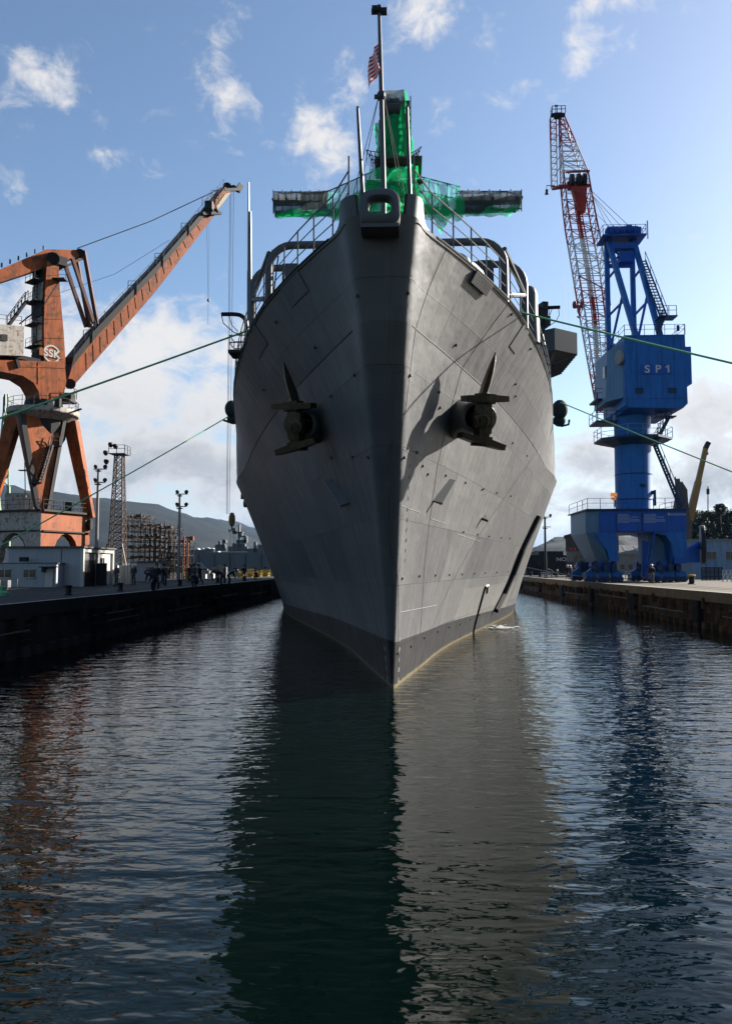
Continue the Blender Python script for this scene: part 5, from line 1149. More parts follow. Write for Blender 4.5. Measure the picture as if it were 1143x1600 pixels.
b.box(hx_+V((0,0,-.1)), (1.3,.4,.35)); b.lathe(hx_+V((0,0,-1.0)), [(.12,0),(.2,.3),(.18,.8)], 8); b.tube(spline([hx_+V((0,0,-1)), hx_+V((.25,0,-1.3)), hx_+V((.05,0,-1.6)), hx_+V((-.2,0,-1.4))]), .1); b.build('hook_block', M('brick_red_block', (.2,.035,.02), .5, var=.3), bc)
# cable reel, warning lamp, ladder at the leg
p = at(1093, 851, 83); b = MB(); b.lathe(p, [(.3,0),(2.0,.02),(2.05,.1),(2.05,.35),(2.0,.45),(.3,.47)], 32, (1,-.3,0)); rl = b.build('cable_reel', m_dark, bc)
b = MB(); b.box(at(1066, 868, 83), (3.0,1.4,1.5)); b.box(at(1060,876,82.2), (1.2,.8,.6)); b.cyl(at(1070,865,83), p, .4, n=12); b.build('reel_drive', m_blued, rl)
ml = bpy.data.materials.new('orange_lamp'); ml.use_nodes = True; e = ml.node_tree.nodes['Principled BSDF']; e.inputs['Base Color'].default_value = (.8,.25,.03,1); e.inputs['Emission Color'].default_value = (1,.3,.04,1); e.inputs['Emission Strength'].default_value = .12
p = at(960, 792, 82.5); b = MB(); b.cyl(p, at(960,775,82.5), .06, n=6); lo = b.build('warning_post', m_odark, bc); b = MB(); b.box(at(958,773,82.5), (.6,.35,.35)); b.box(at(958,779,82.5), (.45,.3,.3)); b.build('warning_lamp', ml, lo)
b = MB(); b.ladder(V((pxx(1008),82.2,QZ+.3)), V((pxx(1022),82.2,PB)), .7, (0,1,0), 16, .06); b.prism([V((pxx(1008),83,pz(845))), V((pxx(1018),83,pz(848))), V((pxx(1010),83,pz(900))), V((pxx(1006),83,pz(900)))], (0,.4,0)); b.build('leg_ladder', m_blued, bc)

# ------------------------------------------------------------------ buildings and furniture on the left quay
sh = thing('work_shed', 'pale grey flat-roofed shed with its open doorway facing the dock in sunlight', 'shed', (-27.8, 64, QZ))
X1, Y0_, Y1_, ZT = -25.3, 61.0, 67.6, 5.32
b = MB(); b.box((X1-3.0, (Y0_+Y1_)/2, (QZ+ZT)/2), (5.9, 6.5, ZT-QZ)); b.build('wall', m_shed, sh)
b = MB(); b.box((X1-2.95, (Y0_+Y1_)/2, ZT+.06), (6.5, 7.0, .14)); b.build('roof', m_roof, sh)
b = MB()
for y in (Y0_+.1, 64.1, Y1_-.12): b.box((X1+.06, y, (QZ+ZT)/2), (.24, .28, ZT-QZ))
b.box((X1+.06, (Y0_+Y1_)/2, ZT-.22), (.22, 6.0, .24)); b.build('frame', m_shedw, sh)
b = MB(); b.box((X1-.02, 65.8, QZ+1.35), (.06, 2.7, 2.6)); dr = b.build('shutter_door', m_shedw, sh); b = MB(); b.box((X1+.03, 65.3, QZ+2.0), (.05, .9, .62)); w_ = b.build('door_window', m_glass, dr); b = MB(); b.box((X1+.05, 65.3, QZ+2.0), (.04,.06,.62)); b.box((X1+.05, 65.3, QZ+1.67), (.06,1.0,.06)); b.build('window_frame', m_shedw, w_)
b = MB(); b.box((X1-.02, 62.6, QZ+1.05), (.06, 2.6, 2.1)); b.build('doorway', m_black, sh)
b = MB(); b.box((X1-.03, 62.6, QZ+2.45), (.06, 2.5, .6)); b.build('door_header', m_galv, sh)
b = MB(); b.box((X1+.55, 63.8, QZ+.95), (.9, .07, 1.85)); b.build('door_leaf', m_dark, sh)
ht = thing('site_hut', 'low pale hut with two windows and a canopied door in the shade of the ship', 'hut', (-29, 60, QZ))
hx1 = at(88, 900, 59.6).x
b = MB(); b.box((hx1-4.5, 60.28, (QZ+4.05)/2), (9, 1.36, 4.05-QZ)); b.build('wall', m_shed, ht)
b = MB()
for k in range(9): b.box((hx1-4.5, 59.59, QZ+.15+k*.2), (9.0, .03, .03))
b.build('cladding_ridges', m_shed, ht)
b = MB(); b.box((hx1-4.5, 60.28, 4.09), (9.2, 1.4, .08)); b.build('roof', m_roof, ht)
for px in (8, 46):
    p = at(px, 896, 59.55); b = MB(); b.box(p, (.85, .06, .6)); wo = b.build('window', m_glass, ht); b = MB(); b.box(p+V((0,-.03,0)), (.05,.05,.6)); b.box(p+V((0,-.03,-.33)), (.95,.08,.06)); b.box(p+V((0,-.03,.33)), (.95,.06,.05)); b.build('window_frame', m_shedw, wo)
p = at(77, 903, 59.55); b = MB(); b.box(p+V((0,0,-.1)), (.6,.05,1.5)); b.build('door', m_shedw, ht); b = MB(); b.box(p+V((.15,-.4,.85)), (1.2,.9,.08)); b.box(p+V((-.4,-.1,.65)), (.25,.25,.4)); b.build('canopy', m_dark, ht)
b = MB(); b.beam(at(96,880,59.8), at(97,858,60.5), .06); b.box(at(38,874,60.2), (.6,.4,.35)); b.build('roof_vent', m_dark, ht)
for i, (px0, px1, Y) in enumerate(((171,181,70),(187,203,69))):
    p, q = at(px0, 900, Y).x, at(px1, 900, Y).x; b = MB()
    n = 2 if i == 0 else 4
    for k in range(n): b.box((p+(q-p)*(k+.5)/n, Y+.4, QZ+.85), ((q-p)/n-.04, .8, 1.7)); b.cyl((p+(q-p)*(k+.5)/n, Y+.4, QZ+1.7), (p+(q-p)*(k+.5)/n, Y+.4, QZ+1.82), .09, n=8)
    tag(b.build('storage_cabinet', m_shedw, origin=(p, Y, QZ)), ('cream storage cabinet half hidden beside the grey shed' if i == 0 else 'wide ribbed cream storage cabinet at the foot of the lattice tower'), 'cabinet')
co = thing('site_office', 'small pale box office with one window below the scaffold racks', 'office', (-27, 85, QZ))
b = MB(); x0, x1 = at(213, 900, 84).x, at(251, 900, 84).x; b.box(((x0+x1)/2, 85.2, QZ+1.0), (x1-x0, 2.4, 2.0)); b.build('wall', m_shed, co)
b = MB(); b.box(((x0+x1)/2, 85.2, QZ+2.05), (x1-x0+.3, 2.7, .1)); b.build('roof', m_roof, co); b = MB(); b.box((x0+1.5, 83.97, QZ+1.2), (.8,.06,.7)); b.build('window', m_glass, co); b = MB(); b.box((x1-.35, 83.96, QZ+1.3), (.6,.08,1.2)); b.build('door', m_shedw, co)
gh = thing('gable_hut', 'tiny white gable-ended hut beyond the floodlight pole', 'hut', (-25, 93, QZ))
x0, x1 = at(297, 900, 92).x, at(313, 900, 92).x; xm = (x0+x1)/2
b = MB(); b.prism([V((x0,92,QZ)), V((x1,92,QZ)), V((x1,92,QZ+1.3)), V((xm,92,QZ+2.0)), V((x0,92,QZ+1.3))], (0,2.5,0)); b.build('wall', m_shedw, gh)
b = MB()
for a, c in ((x0-.15, xm), (x1+.15, xm)): b.beam((a,93.2,QZ+1.3), (c,93.2,QZ+2.08), 2.9, .08)
b.build('roof', m_roof, gh); b = MB(); b.box((xm,91.97,QZ+.7), (.6,.05,1.1)); b.build('door', m_shed, gh)
# floodlights
def flood(px, ytop, Y, label, n=4, col=m_galv):
    p = at(px, 900, Y); zt = at(px, ytop, Y).z; t = thing('floodlight_pole', label, 'floodlight', (p.x, Y, QZ), 'floodlight poles')
    b = MB(); b.cyl((p.x,Y,QZ), (p.x,Y,zt), .2, .13, 10); b.lathe((p.x,Y,QZ), [(.35,0),(.35,.1),(.22,.2)], 10); b.build('pole', col, t, smooth=True)
    b = MB(); b.box((p.x,Y,zt-.2), (.5,.4,.1)); b.box((p.x,Y,zt-1.6), (.6,.5,.1)); b.beam((p.x-.5,Y,zt), (p.x+.9,Y,zt), .1); b.beam((p.x-.4,Y,zt-1.4), (p.x+.8,Y,zt-1.4), .1); b.build('crossarm', m_dark, t)
    for k in range(n):
        q = V((p.x+(.75 if k % 2 else -.25), Y-.1, zt+.25-1.4*(k//2))); d = V((.5 if k % 2 else -.3, -.8, -.35)).normalized()
        b = MB(); b.lathe(q-d*.2, [(.08,0),(.14,.08),(.23,.24),(.22,.27),(.15,.24)], 14, d); b.build('lamp_head', m_dark, t)
    return t
flood(150, 733, 80, 'slim grey floodlight pole standing behind the shed beside the orange crane')
flood(279, 772, 86, 'grey floodlight pole standing alone near the dock edge, right of the scaffold racks')
lt_ = thing('lattice_lamp_tower', 'rusty lattice lamp tower beside the scaffold racks', 'lamp tower', (at(183,890,95).x, 95, QZ))
bx_, zt = at(183, 890, 95).x, at(0, 712, 95).z; b = MB()
for k in range(16):
    z0, z1 = QZ+(zt-QZ)*k/16, QZ+(zt-QZ)*(k+1)/16; w0, w1 = .95-.5*k/16, .95-.5*(k+1)/16
    cs = [(-1,-1),(1,-1),(1,1),(-1,1)]
    for i in range(4):
        a, c = cs[i], cs[(i+1) % 4]; b.beam((bx_+a[0]*w0,95+a[1]*w0,z0), (bx_+a[0]*w1,95+a[1]*w1,z1), .12); b.beam((bx_+a[0]*w0,95+a[1]*w0,z0), (bx_+c[0]*w1,95+c[1]*w1,z1), .07); b.beam((bx_+c[0]*w0,95+c[1]*w0,z0), (bx_+a[0]*w1,95+a[1]*w1,z1), .07); b.beam((bx_+a[0]*w1,95+a[1]*w1,z1), (bx_+c[0]*w1,95+c[1]*w1,z1), .07)
for d in (-1, 1): b.beam((bx_+d*.9,94,QZ+4.4), (bx_+d*2.0,93.6,QZ), .12)
b.build('lattice_frame', m_scaff, lt_)
b = MB(); b.box((bx_,95,zt+.05), (2.0,2.0,.1)); b.rail([V((bx_+x,94,zt+.1)) for x in (-1,0,1)], 1.0, .035); b.rail([V((bx_+1,y,zt+.1)) for y in (94,95,96)], 1.0, .035); b.build('top_platform', m_scaff, lt_)
for dx, dz in ((-1.1,.2),(-.5,1.2),(.1,1.0),(-1.0,-.9)):
    b = MB(); q = V((bx_+dx,93.9,zt+dz)); b.lathe(q, [(.14,0),(.26,.15),(.36,.4),(.32,.42)], 12, V((-.4,-.8,-.4)).normalized()); b.build('lamp_head', m_dark, lt_)
# scaffold racks
sc_ = thing('scaffold_rack', 'rows of rusty tube scaffolding stacked several levels high beside the lattice tower', 'scaffolding', (-31, 103, QZ))
b = MB(); pl_ = MB()
for (xa, xb, ytop) in ((190, 219, 808), (219, 243, 822), (243, 266, 826), (266, 285, 848)):
    x0, x1 = at(xa, 880, 100).x, at(xb, 880, 100).x; zt = at(0, ytop, 100).z; nz_ = max(3, int((zt-QZ)/1.25))
    for r in range(4):
        Y = 100+r*1.8
        for k in range(4):
            x = x0+(x1-x0)*k/3; b.beam((x,Y,QZ), (x,Y,zt+rnd.uniform(0,.8)), .085)
        for j in range(1, nz_+1):
            z = QZ+(zt-QZ)*j/nz_; b.beam((x0-.3,Y,z), (x1+.3,Y,z), .075); b.beam((x0-.3,Y,z-.5), (x1+.2,Y,z-.5), .05)
            if r < 3:
                for k in range(4): x = x0+(x1-x0)*k/3; b.beam((x,Y,z-.05), (x,Y+1.8,z-.05), .06)
                if rnd.random() < .75: pl_.box(((x0+x1)/2+rnd.uniform(-.3,.3), Y+.9, z+.06), ((x1-x0)*rnd.uniform(.5,1), .8, .07))
                for q in range(3): pl_.box((rnd.uniform(x0, x1), Y+rnd.uniform(.2,1.4), z+.2), (rnd.uniform(.2,.7), .4, rnd.uniform(.1,.35)))
        b.beam((x0,Y,QZ+.3), (x1,Y,QZ+2.6), .06)
b.build('tubes', m_scaff, sc_); pl_.build('planks', [M('weathered_plank', (.11,.09,.075), .85, var=.4, vs=1.5)], sc_)
b = MB(); x = at(290, 890, 96).x; zt = at(0, 838, 96).z
for d in (-.25, .25): b.beam((x+d,96,QZ), (x+d,96,zt), .14)
for k in range(10): b.beam((x-.25,96,QZ+.4*k+.3), (x+.25,96,QZ+.4*k+.5), .08)
b.beam((x,96,zt-.2), (x+.9,96,zt-.3), .2); b.box((x+.7,96,zt-.3), (.5,.5,.5)); tag(b.build('davit_post', m_orange2, origin=(x,96,QZ)), 'rusty red post with a short arm next to the lone floodlight pole', 'post')
# yellow plant and barriers at the far end of the left quay
m_yel2 = M('yellow_plant_paint', (.62,.4,.05), .5, var=.2)
for i, (xa, xb, yt, Y) in enumerate(((386,396,889,118),(398,409,893,122),(408,421,890,128),(421,434,893,132),(291,296,896,96),(372,380,896,112))):
    x0, x1 = at(xa, 890, Y).x, at(xb, 890, Y).x; z1 = at(0, yt, Y).z; b = MB()
    for k in range(5): b.beam((x0+(x1-x0)*k/4,Y,QZ), (x0+(x1-x0)*k/4,Y,max(z1,QZ+.9)), .12)
    for z in (.35, .65, .98): b.beam((x0,Y,QZ+z), (x1,Y,QZ+z), .14)
    b.box(((x0+x1)/2,Y+.6,QZ+.35), ((x1-x0)*.7,.8,.7)); tag(b.build('safety_barrier', m_yel2, origin=(x0,Y,QZ)), 'yellow safety barrier on the far stretch of the left quay', 'barrier', 'yellow barriers on the left quay')
for i, (px, Y, s) in enumerate(((320,112,1.5),(335,120,1.2),(343,116,2.2),(318,105,.8),(368,125,1.4),(330,108,.9))):
    x = at(px, 890, Y).x; b = MB(); b.box((x,Y,QZ+s*.35), (s,.9,s*.7)); b.box((x+s*.1,Y,QZ+s*.75), (s*.4,.5,s*.2)); b.beam((x-s*.6,Y-.3,QZ+.6), (x+s*.6,Y-.3,QZ+.6), .06)
    tag(b.build('equipment_crate', m_shedw if i % 2 else m_galv, origin=(x,Y,QZ)), 'pale equipment crate on the left quay near the workers', 'crate', 'equipment crates on the left quay')
# rail stand at far left
b = MB(); 
for px in (0, 12, 27): p = at(px, 916, 52); b.beam((p.x,52,QZ), (p.x,52,QZ+.75), .06)
b.beam((at(-8,900,52).x,52,QZ+.75), (at(28,900,52).x,52,QZ+.72), .06); b.box((at(5,905,52.5).x,52.5,QZ+.4), (.9,.5,.5)); tag(b.build('guard_rail', m_galv, origin=(at(12,900,52).x,52,QZ)), 'low grey guard rail on the ground in front of the hut', 'rail')
b = MB(); p = at(2, 932, 41); b.lathe((p.x,41,QZ), [(.35,0),(.38,.2),(.2,.3),(.3,.5)], 10); tag(b.build('green_capstan', m_ropeg, origin=(p.x,41,QZ)), 'coil of green rope lying on the quay at the far left', 'rope coil')
# bollards
def bollard(px, py, cap, label, k=1.0):
    d = ray(px, py); t = (QZ-HC)/d.z; p = V((0,0,HC))+d*t; t_ = thing('bollard', label, 'bollard', (p.x, p.y, QZ), 'mooring bollards')
    b = MB(); b.lathe(p, [(.42*k,0),(.42*k,.06),(.3*k,.12),(.27*k,.7*k),(.3*k,.8*k)], 14); b.build('post', m_dark, t_, smooth=True)
    b = MB(); b.lathe(p+V((0,0,.8*k)), [(.3*k,0),(.4*k,.06),(.4*k,.17*k),(.3*k,.22*k),(0,.23*k)], 14); b.build('cap', m_yellow if cap else m_dark, t_, smooth=True)
bollard(1080, 913, True, 'yellow-capped bollard on the sunlit right quay, nearest the camera', .85)
for px, py, l in ((983,907,'dark bollard beside the blue crane\'s left wheels'),(843,901,'dark bollard left of the workers on the right quay'),(829,900,'dark bollard at the right quay edge close to the ship')): bollard(px, py, False, l, .7)
for px, py, l in ((107,930,'dark bollard on the shaded left quay before the shed corner'),(188,924,'dark bollard on the shaded left quay before the cream cabinet'),(281,916,'dark bollard at the foot of the lone floodlight pole'),(382,908,'dark bollard on the far left quay beside the yellow barriers'),(340,911,'dark bollard between the two groups of workers on the left quay')): bollard(px, py, False, l, .55)
for x, y in ((24.6,31),(-20.3,15),(-20.4,32)):
    t_ = thing('bollard', 'dark bollard holding a green mooring line', 'bollard', (x,y,QZ), 'mooring bollards'); b = MB(); b.lathe((x,y,QZ), [(.42,0),(.3,.12),(.27,.5),(.4,.6),(.4,.75),(0,.8)], 14); b.build('post', m_dark, t_, smooth=True)

# far grey ship, green lattice crane
fs = thing('moored_grey_ship', 'long grey naval ship with low masts moored far behind the left quay', 'ship', (at(360,886,330).x, 330, 0))
x0, x1 = at(250,880,330).x, at(470,880,330).x; zt = at(0,863,330).z; b = MB(); b.prism([V((x0,330,-1)), V((x1,330,-1)), V((x1+4,330,zt)), V((x0,330,zt))], (0,26,0)); b.build('hull', m_navyship, fs)
b = MB()
for k in range(9): b.box((x0+(x1-x0)*(k+.5)/9, 329.9, zt*.55), (.35,.3,zt*.7)); 
b.build('hull_fender', m_hulldk, fs)
for k in range(14): b = MB(); b.box((x0+(x1-x0)*(k+.5)/14, 329.8, zt*.25+rnd.random()), (1.2,.3,.7)); b.build('hull_opening', m_hulldk, fs)
def mastpx(lst, name):
    b = MB()
    for x_, y_, w_, h_ in lst: p = at(x_, y_, 340); b.box(p, (w_*.28, 3, h_*.28))
    b.build(name, m_navyship, fs)
mastpx([(374,840,2,42),(374,852,20,6),(378,846,16,5),(372,858,30,8),(384,843,5,9),(367,832,5,5),(381,838,8,2),(374,832,12,2),(366,829,4,8),(376,836,6,6)], 'mainmast')
mastpx([(345,856,16,10),(350,850,3,14),(343,851,2,12),(352,846,4,5)], 'foremast')
mastpx([(399,856,4,18),(408,857,10,12),(414,853,3,16),(395,860,14,6)], 'aftermast')
mastpx([(310,861,20,4),(328,860,12,5),(425,859,16,8),(300,862,10,4)], 'deckhouse')
for i, (px, py, w_) in enumerate(((318,859,5),(325,858,8),(333,859,5),(310,859,4),(329,848,4),(340,860,6))):
    p = at(px, py, 1150 if i != 4 else 1500); k = (p.y)/1220; b = MB(); b.box(p+V((0,0,-3*k)), (w_*k, 14, 8*k)); b.prism([p+V((-w_*k*.55,-7,1*k)), p+V((w_*k*.55,-7,1*k)), p+V((0,-7,2.6*k))], (0,14,0))
    tag(b.build('hillside_house', m_shedw, origin=p), 'tiny white house at the foot of the far hills', 'house', 'houses below the far hills')
lc = MB()
for k in range(9):
    y0_, y1_ = 760-k*16, 744-k*16
    for a, c in (((-6+k*1.6, y0_), (-6+(k+1)*1.6, y1_)), ((14-k*.1, y0_), (14-(k+1)*.1-.6, y1_)), ((-6+k*1.6, y0_), (14-(k+1)*.7, y1_)), ((14-k*.7, y0_), (-6+(k+1)*1.6, y1_))): lc.beam(at(*a,150), at(*c,150), .22)
lc.beam(at(9,700,150), at(24,640,150), .25); lc.beam(at(4,700,150), at(6,620,150), .15); lc.beam(at(6,860,150), at(-4,760,150), .5); lc.beam(at(14,860,150), at(14,760,150), .5)
for k in range(7): lc.beam(at(8,860-k*14,150), at(14,846-k*14,150), .2)
p = at(8,886,150); tag(lc.build('lattice_crane', M('pale_green_paint', (.3,.4,.24), .5), origin=(p.x,150,QZ)), 'pale green lattice crane half out of frame behind the orange crane', 'crane')

# ------------------------------------------------------------------ right quay buildings
ib = thing('industrial_building', 'brown-topped industrial building with red sign squares left of the blue crane', 'building', (30, 130, QZ))
Y = 125; x0, x1, x2 = at(884,870,Y).x, at(916,870,Y).x, at(966,870,Y).x; zm, za, zb = at(0,862,Y).z, at(0,841,Y).z, at(0,832,Y).z
b = MB(); b.prism([V((x0,Y,QZ)), V((x2,Y,QZ)), V((x2,Y,zm)), V((x0,Y,zm))], (x0*.085,10,0)); b.build('lower_wall', m_tan, ib)
b = MB(); b.prism([V((x0-.1,Y-.1,zm)), V((x2,Y-.1,zm)), V((x2,Y-.1,zb)), V((x1,Y-.1,zb)), V((x0-.1,Y-.1,za))], (x0*.087,10.2,0)); b.build('upper_wall', m_brownb, ib)
b = MB(); b.prism([V((x0-.4,Y-.3,za+.02)), V((x1,Y-.3,zb+.02)), V((x2+.2,Y-.3,zb+.02)), V((x2+.2,Y-.3,zb+.3)), V((x1,Y-.3,zb+.3)), V((x0-.4,Y-.3,za+.28))], (x0*.09,10.6,0)); b.build('roof', m_roof, ib)
b = MB(); p = at(913,829,127); b.cyl(p-V((0,0,1)), p+V((0,0,.8)), .75, n=14); b.build('roof_tank', m_galv, ib)
b = MB(); b.box((at(908,845,Y).x, Y-.6, (zm+zb)/2+.4), (.5,.9,zb-zm)); b.box((at(915,856,Y).x,Y-1,zm+.4), (2.6,1.5,.4)); b.box((at(916,846,Y).x,Y-.9,zb-.9), (1.6,1.4,1.6)); b.build('wall_duct', m_dark, ib)
for px in (891, 897.5):
    p = at(px, 857.5, Y-.15); b = MB(); b.box(p, (.56,.08,.5)); so_ = b.build('sign_square', m_redsign, ib)
    b = MB(); 
    for dz in (-.12, .02, .15): b.box(p+V((0,-.06,dz)), (.34,.03,.04))
    b.box(p+V((0,-.055,0)), (.04,.03,.4)); b.build('sign_marks', M('sign_pink', (.75,.35,.33), .5), so_)
for px, w_ in ((909,.9),(899,.5)): p = at(px, 873, Y-.03); b = MB(); b.box(p, (w_,.06,1.0)); b.build('window', m_glass, ib)
for px, w_, h_ in ((893,1.6,2.4),(925,1.2,2.2)): p = at(px, 892, Y-.03); b = MB(); b.box(V((p.x,p.y,QZ+h_/2)), (w_,.06,h_)); b.build('door', m_brownb, ib)
dg = thing('black_barge', 'black hull with white lettering lying behind the right quay', 'vessel', (28, 155, 0))
Y = 150; x0, x1, xq = at(822,880,Y).x, at(881.5,880,Y).x, at(858,880,Y).x; z1, z2 = at(0,868,Y).z, at(0,862,Y).z
b = MB(); b.prism([V((x0,Y,-1)), V((x1+4,Y,-1)), V((x1+4,Y,z1)), V((x0,Y,z1))], (0,12,0)); b.prism([V((xq-2,Y+.05,z1)), V((x1-.2,Y+.05,z1)), V((x1-.2,Y+.05,z2)), V((xq-2,Y+.05,z2))], (0,10,0)); b.build('hull', m_hulldk, dg)
b = MB()
for k in range(5): b.tube(spline([V((x0+1.5+k*1.1,Y-.2,z1)), V((x0+1.5+k*1.1,Y-.2,z1+.6)), V((x0+1.9+k*1.1,Y-.2,z1+.7))], 4), .07)
b.build('vent_pipe', m_dark, dg)
text('hull_lettering', 'NO2', .95, V((at(879,874.5,Y-.05).x, Y-.06, at(0,874.5,Y).z)), frame(V((1,0,0)), V((0,0,1))), m_white, dg, .01, bold=.015, sx=1.25)
gw = thing('gable_warehouse', 'long tan warehouse with a grey roof seen through the blue crane portal', 'warehouse', (52, 165, QZ))
Y = 158; x0, x1 = at(962,870,Y).x, at(1060,870,Y).x; ze, zr = at(0,867,Y).z, at(0,851,Y).z
b = MB(); b.prism([V((x0,Y,QZ)), V((x1,Y,QZ)), V((x1,Y,ze)), V((x0,Y,ze))], (0,16,0)); b.build('wall', m_tan, gw)
b = MB(); b.add([V((x0-.3,Y-.3,ze)), V((x1+.3,Y-.3,ze)), V((x1+.3,Y+8,zr)), V((x0-.3,Y+8,zr)), V((x0-.3,Y+16.3,ze)), V((x1+.3,Y+16.3,ze))], [(0,1,2,3),(3,2,5,4),(0,3,4),(1,5,2)]); ro = b.build('roof', m_roof, gw)
b = MB()
for k in range(4): a = V((x0+2.2+k*2.4,Y-.3,ze)); c = V((x0+3.4+k*2.4,Y+8,zr)); b.beam(a.lerp(c,.35)+V((0,0,.05)), a.lerp(c,.85)+V((0,0,.05)), .5, .05)
b.build('skylight', m_galv, ro)
for k in range(5): b = MB(); b.box((x0+1.2+k*1.6, Y-.03, QZ+1.6), (.7,.06,.9)); b.build('window', m_glass, gw)
bw_ = thing('blue_warehouse', 'pale blue flat-roofed warehouse right of the blue crane', 'warehouse', (46, 110, QZ))
Y = 104; x0, x1 = at(1078,870,Y).x, at(1240,870,Y).x; zt = at(0,846,Y).z; m_pb = M('pale_blue_cladding', (.26,.36,.48), .6, var=.1, streak=.4)
b = MB(); b.box(((x0+x1)/2, Y+5, (QZ+zt)/2), (x1-x0, 10, zt-QZ)); b.build('wall', m_pb, bw_); b = MB(); b.box(((x0+x1)/2, Y+5, zt+.08), (x1-x0+.5, 10.5, .16)); b.build('roof', m_galv, bw_)
for px, w_ in ((1111,1.1),(1140,1.0)): p = at(px, 868, Y-.03); b = MB(); b.box(p, (w_,.06,.95)); wo = b.build('window', m_glass, bw_); b = MB(); b.box(p+V((0,-.03,0)), (.06,.05,.95)); b.box(p+V((0,-.03,-.5)), (w_+.1,.07,.06)); b.build('window_frame', m_galv, wo)
b = MB(); b.box((at(1118,880,Y).x, Y-.03, QZ+1.2), (.25,.1,2.4)); b.box((at(1103,880,Y).x, Y-.06, (QZ+zt)/2), (.14,.12,zt-QZ)); b.build('downpipe', m_bluel, bw_)
# fences and low rails
for i, (xa, xb, Y, h_, lab) in enumerate(((1095,1128,92,1.5,'dark steel mesh fence before the pale blue warehouse'),(1128,1160,84,1.2,'white tubular gate rail at the right edge of the quay'),(976,1007,112,.9,'low white rail seen through the blue crane portal'),(845,862,110,.8,'low white rail beside the pole near the ship\'s side'))):
    x0, x1 = at(xa,890,Y).x, at(xb,890,Y).x; b = MB(); n = 5
    for k in range(n+1): b.beam((x0+(x1-x0)*k/n,Y,QZ), (x0+(x1-x0)*k/n,Y,QZ+h_), .08)
    for z in (.3,.65,1): b.beam((x0,Y,QZ+h_*z), (x1,Y,QZ+h_*z), .07)
    if i == 0:
        for k in range(26): b.beam((x0+(x1-x0)*k/26,Y+.05,QZ), (x0+(x1-x0)*k/26,Y+.05,QZ+h_), .045)
    if i == 1:
        for k in range(n): b.beam((x0+(x1-x0)*k/n,Y,QZ+.2), (x0+(x1-x0)*(k+1)/n,Y,QZ+h_), .06)
    tag(b.build('quay_fence' if i == 0 else 'guard_rail', m_dark if i == 0 else m_white, origin=(x0,Y,QZ)), lab, 'fence' if i == 0 else 'rail')
flood(852, 808, 112, 'thin dark floodlight pole between the ship\'s side and the brown building', 2, m_dark)
# ochre mobile crane far behind
mc = thing('crawler_crane', 'ochre telescopic crane standing far behind the wooded slope', 'crane', (at(1080,800,170).x, 170, QZ))
def bmz(p, q, w0, w1, name, m): b = MB(); b.beam(at(*p,170), at(*q,170), w0, w0, w1, w1); return b.build(name, m, mc)
bmz((1075,815), (1090,752), 1.5, 1.15, 'boom', m_ycrane); bmz((1089,756), (1102,698), 1.0, .85, 'boom_extension', m_ycrane)
b = MB(); b.beam(at(1101,701,170), at(1106,691,170), .9); b.beam(at(1100,708,170), at(1105,709,170), .5); b.build('boom_head', m_odark, mc)
b = MB(); b.beam(at(1066,815,168), at(1062,770,168), 2.4, 2.4, 1.8, 1.8); b.prism([at(1055,795,167), at(1075,795,167), at(1073,765,167), at(1065,752,167), at(1060,768,167)], (0,2,0)); b.beam(at(1062,770,167), at(1058,748,167), .6)
for k in range(6): b.beam(at(1056+k*3,795,166.5), at(1054+k*2,745+k*3,166.5), .2)
p = at(1074,880,170); b.box((p.x,170,QZ+2), (8,4,3)); b.box((p.x,170,QZ+.6), (10,5,1.2)); b.beam((p.x-1,170,QZ+3), at(1068,812,169), 2.5); b.build('crane_body', m_brownb, mc)
b = MB(); b.cyl(at(1105,760,172), at(1105,800,172), .12, n=5); b.box(at(1105,768,172), (.5,.4,1.2)); b.build('hoist_rope', m_dark, mc)

# wooded slope behind: a mass of leaf clumps with a few trees standing out
def leaf_clump(b, c, r, n, s):
    for _ in range(n):
        d = V((rnd.gauss(0,1), rnd.gauss(0,1), rnd.gauss(0,1))).normalized(); p = c+d*r*(rnd.random()**.4)*1.0; p.z = c.z+(p.z-c.z)*.8
        a = V((rnd.gauss(0,1), rnd.gauss(0,1), rnd.gauss(0,.6))).normalized()*s*rnd.uniform(.6,1.3); q = a.cross(V((rnd.gauss(0,1), rnd.gauss(0,1), rnd.gauss(0,1)))).normalized()*s*rnd.uniform(.4,.9)
        b.add([p-a, p-q, p+a, p+q], [(0,1,2,3)])
top = [(1030,850),(1045,812),(1060,800),(1075,797),(1090,799),(1105,800),(1118,801),(1128,796),(1143,797),(1170,790),(1210,800),(1260,798)]
sl_ = MB(); gp = []
for t in (0, .5, 1):
    gp.append([V((at(x,880,195).x, 178+t*20, QZ+(at(0,y,195).z-QZ-1.2)*t**.7)) for x, y in top])
sl_.grid(gp); struct(sl_.build('terrain', m_hill))
wd = MB()
for k in range(330):
    u = rnd.random()*(len(top)-1); i = int(u); f = u-i; x = top[i][0]+(top[i+1][0]-top[i][0])*f; y = top[i][1]+(top[i+1][1]-top[i][1])*f; t = rnd.random()**.6
    c = V((at(x,880,195).x, 176+t*20, QZ+(at(0,y,195).z-QZ-1.0)*t**.7)); leaf_clump(wd, c, rnd.uniform(.9,2.0), 110, .2)
struct(wd.build('woodland', m_leaf), 'stuff')
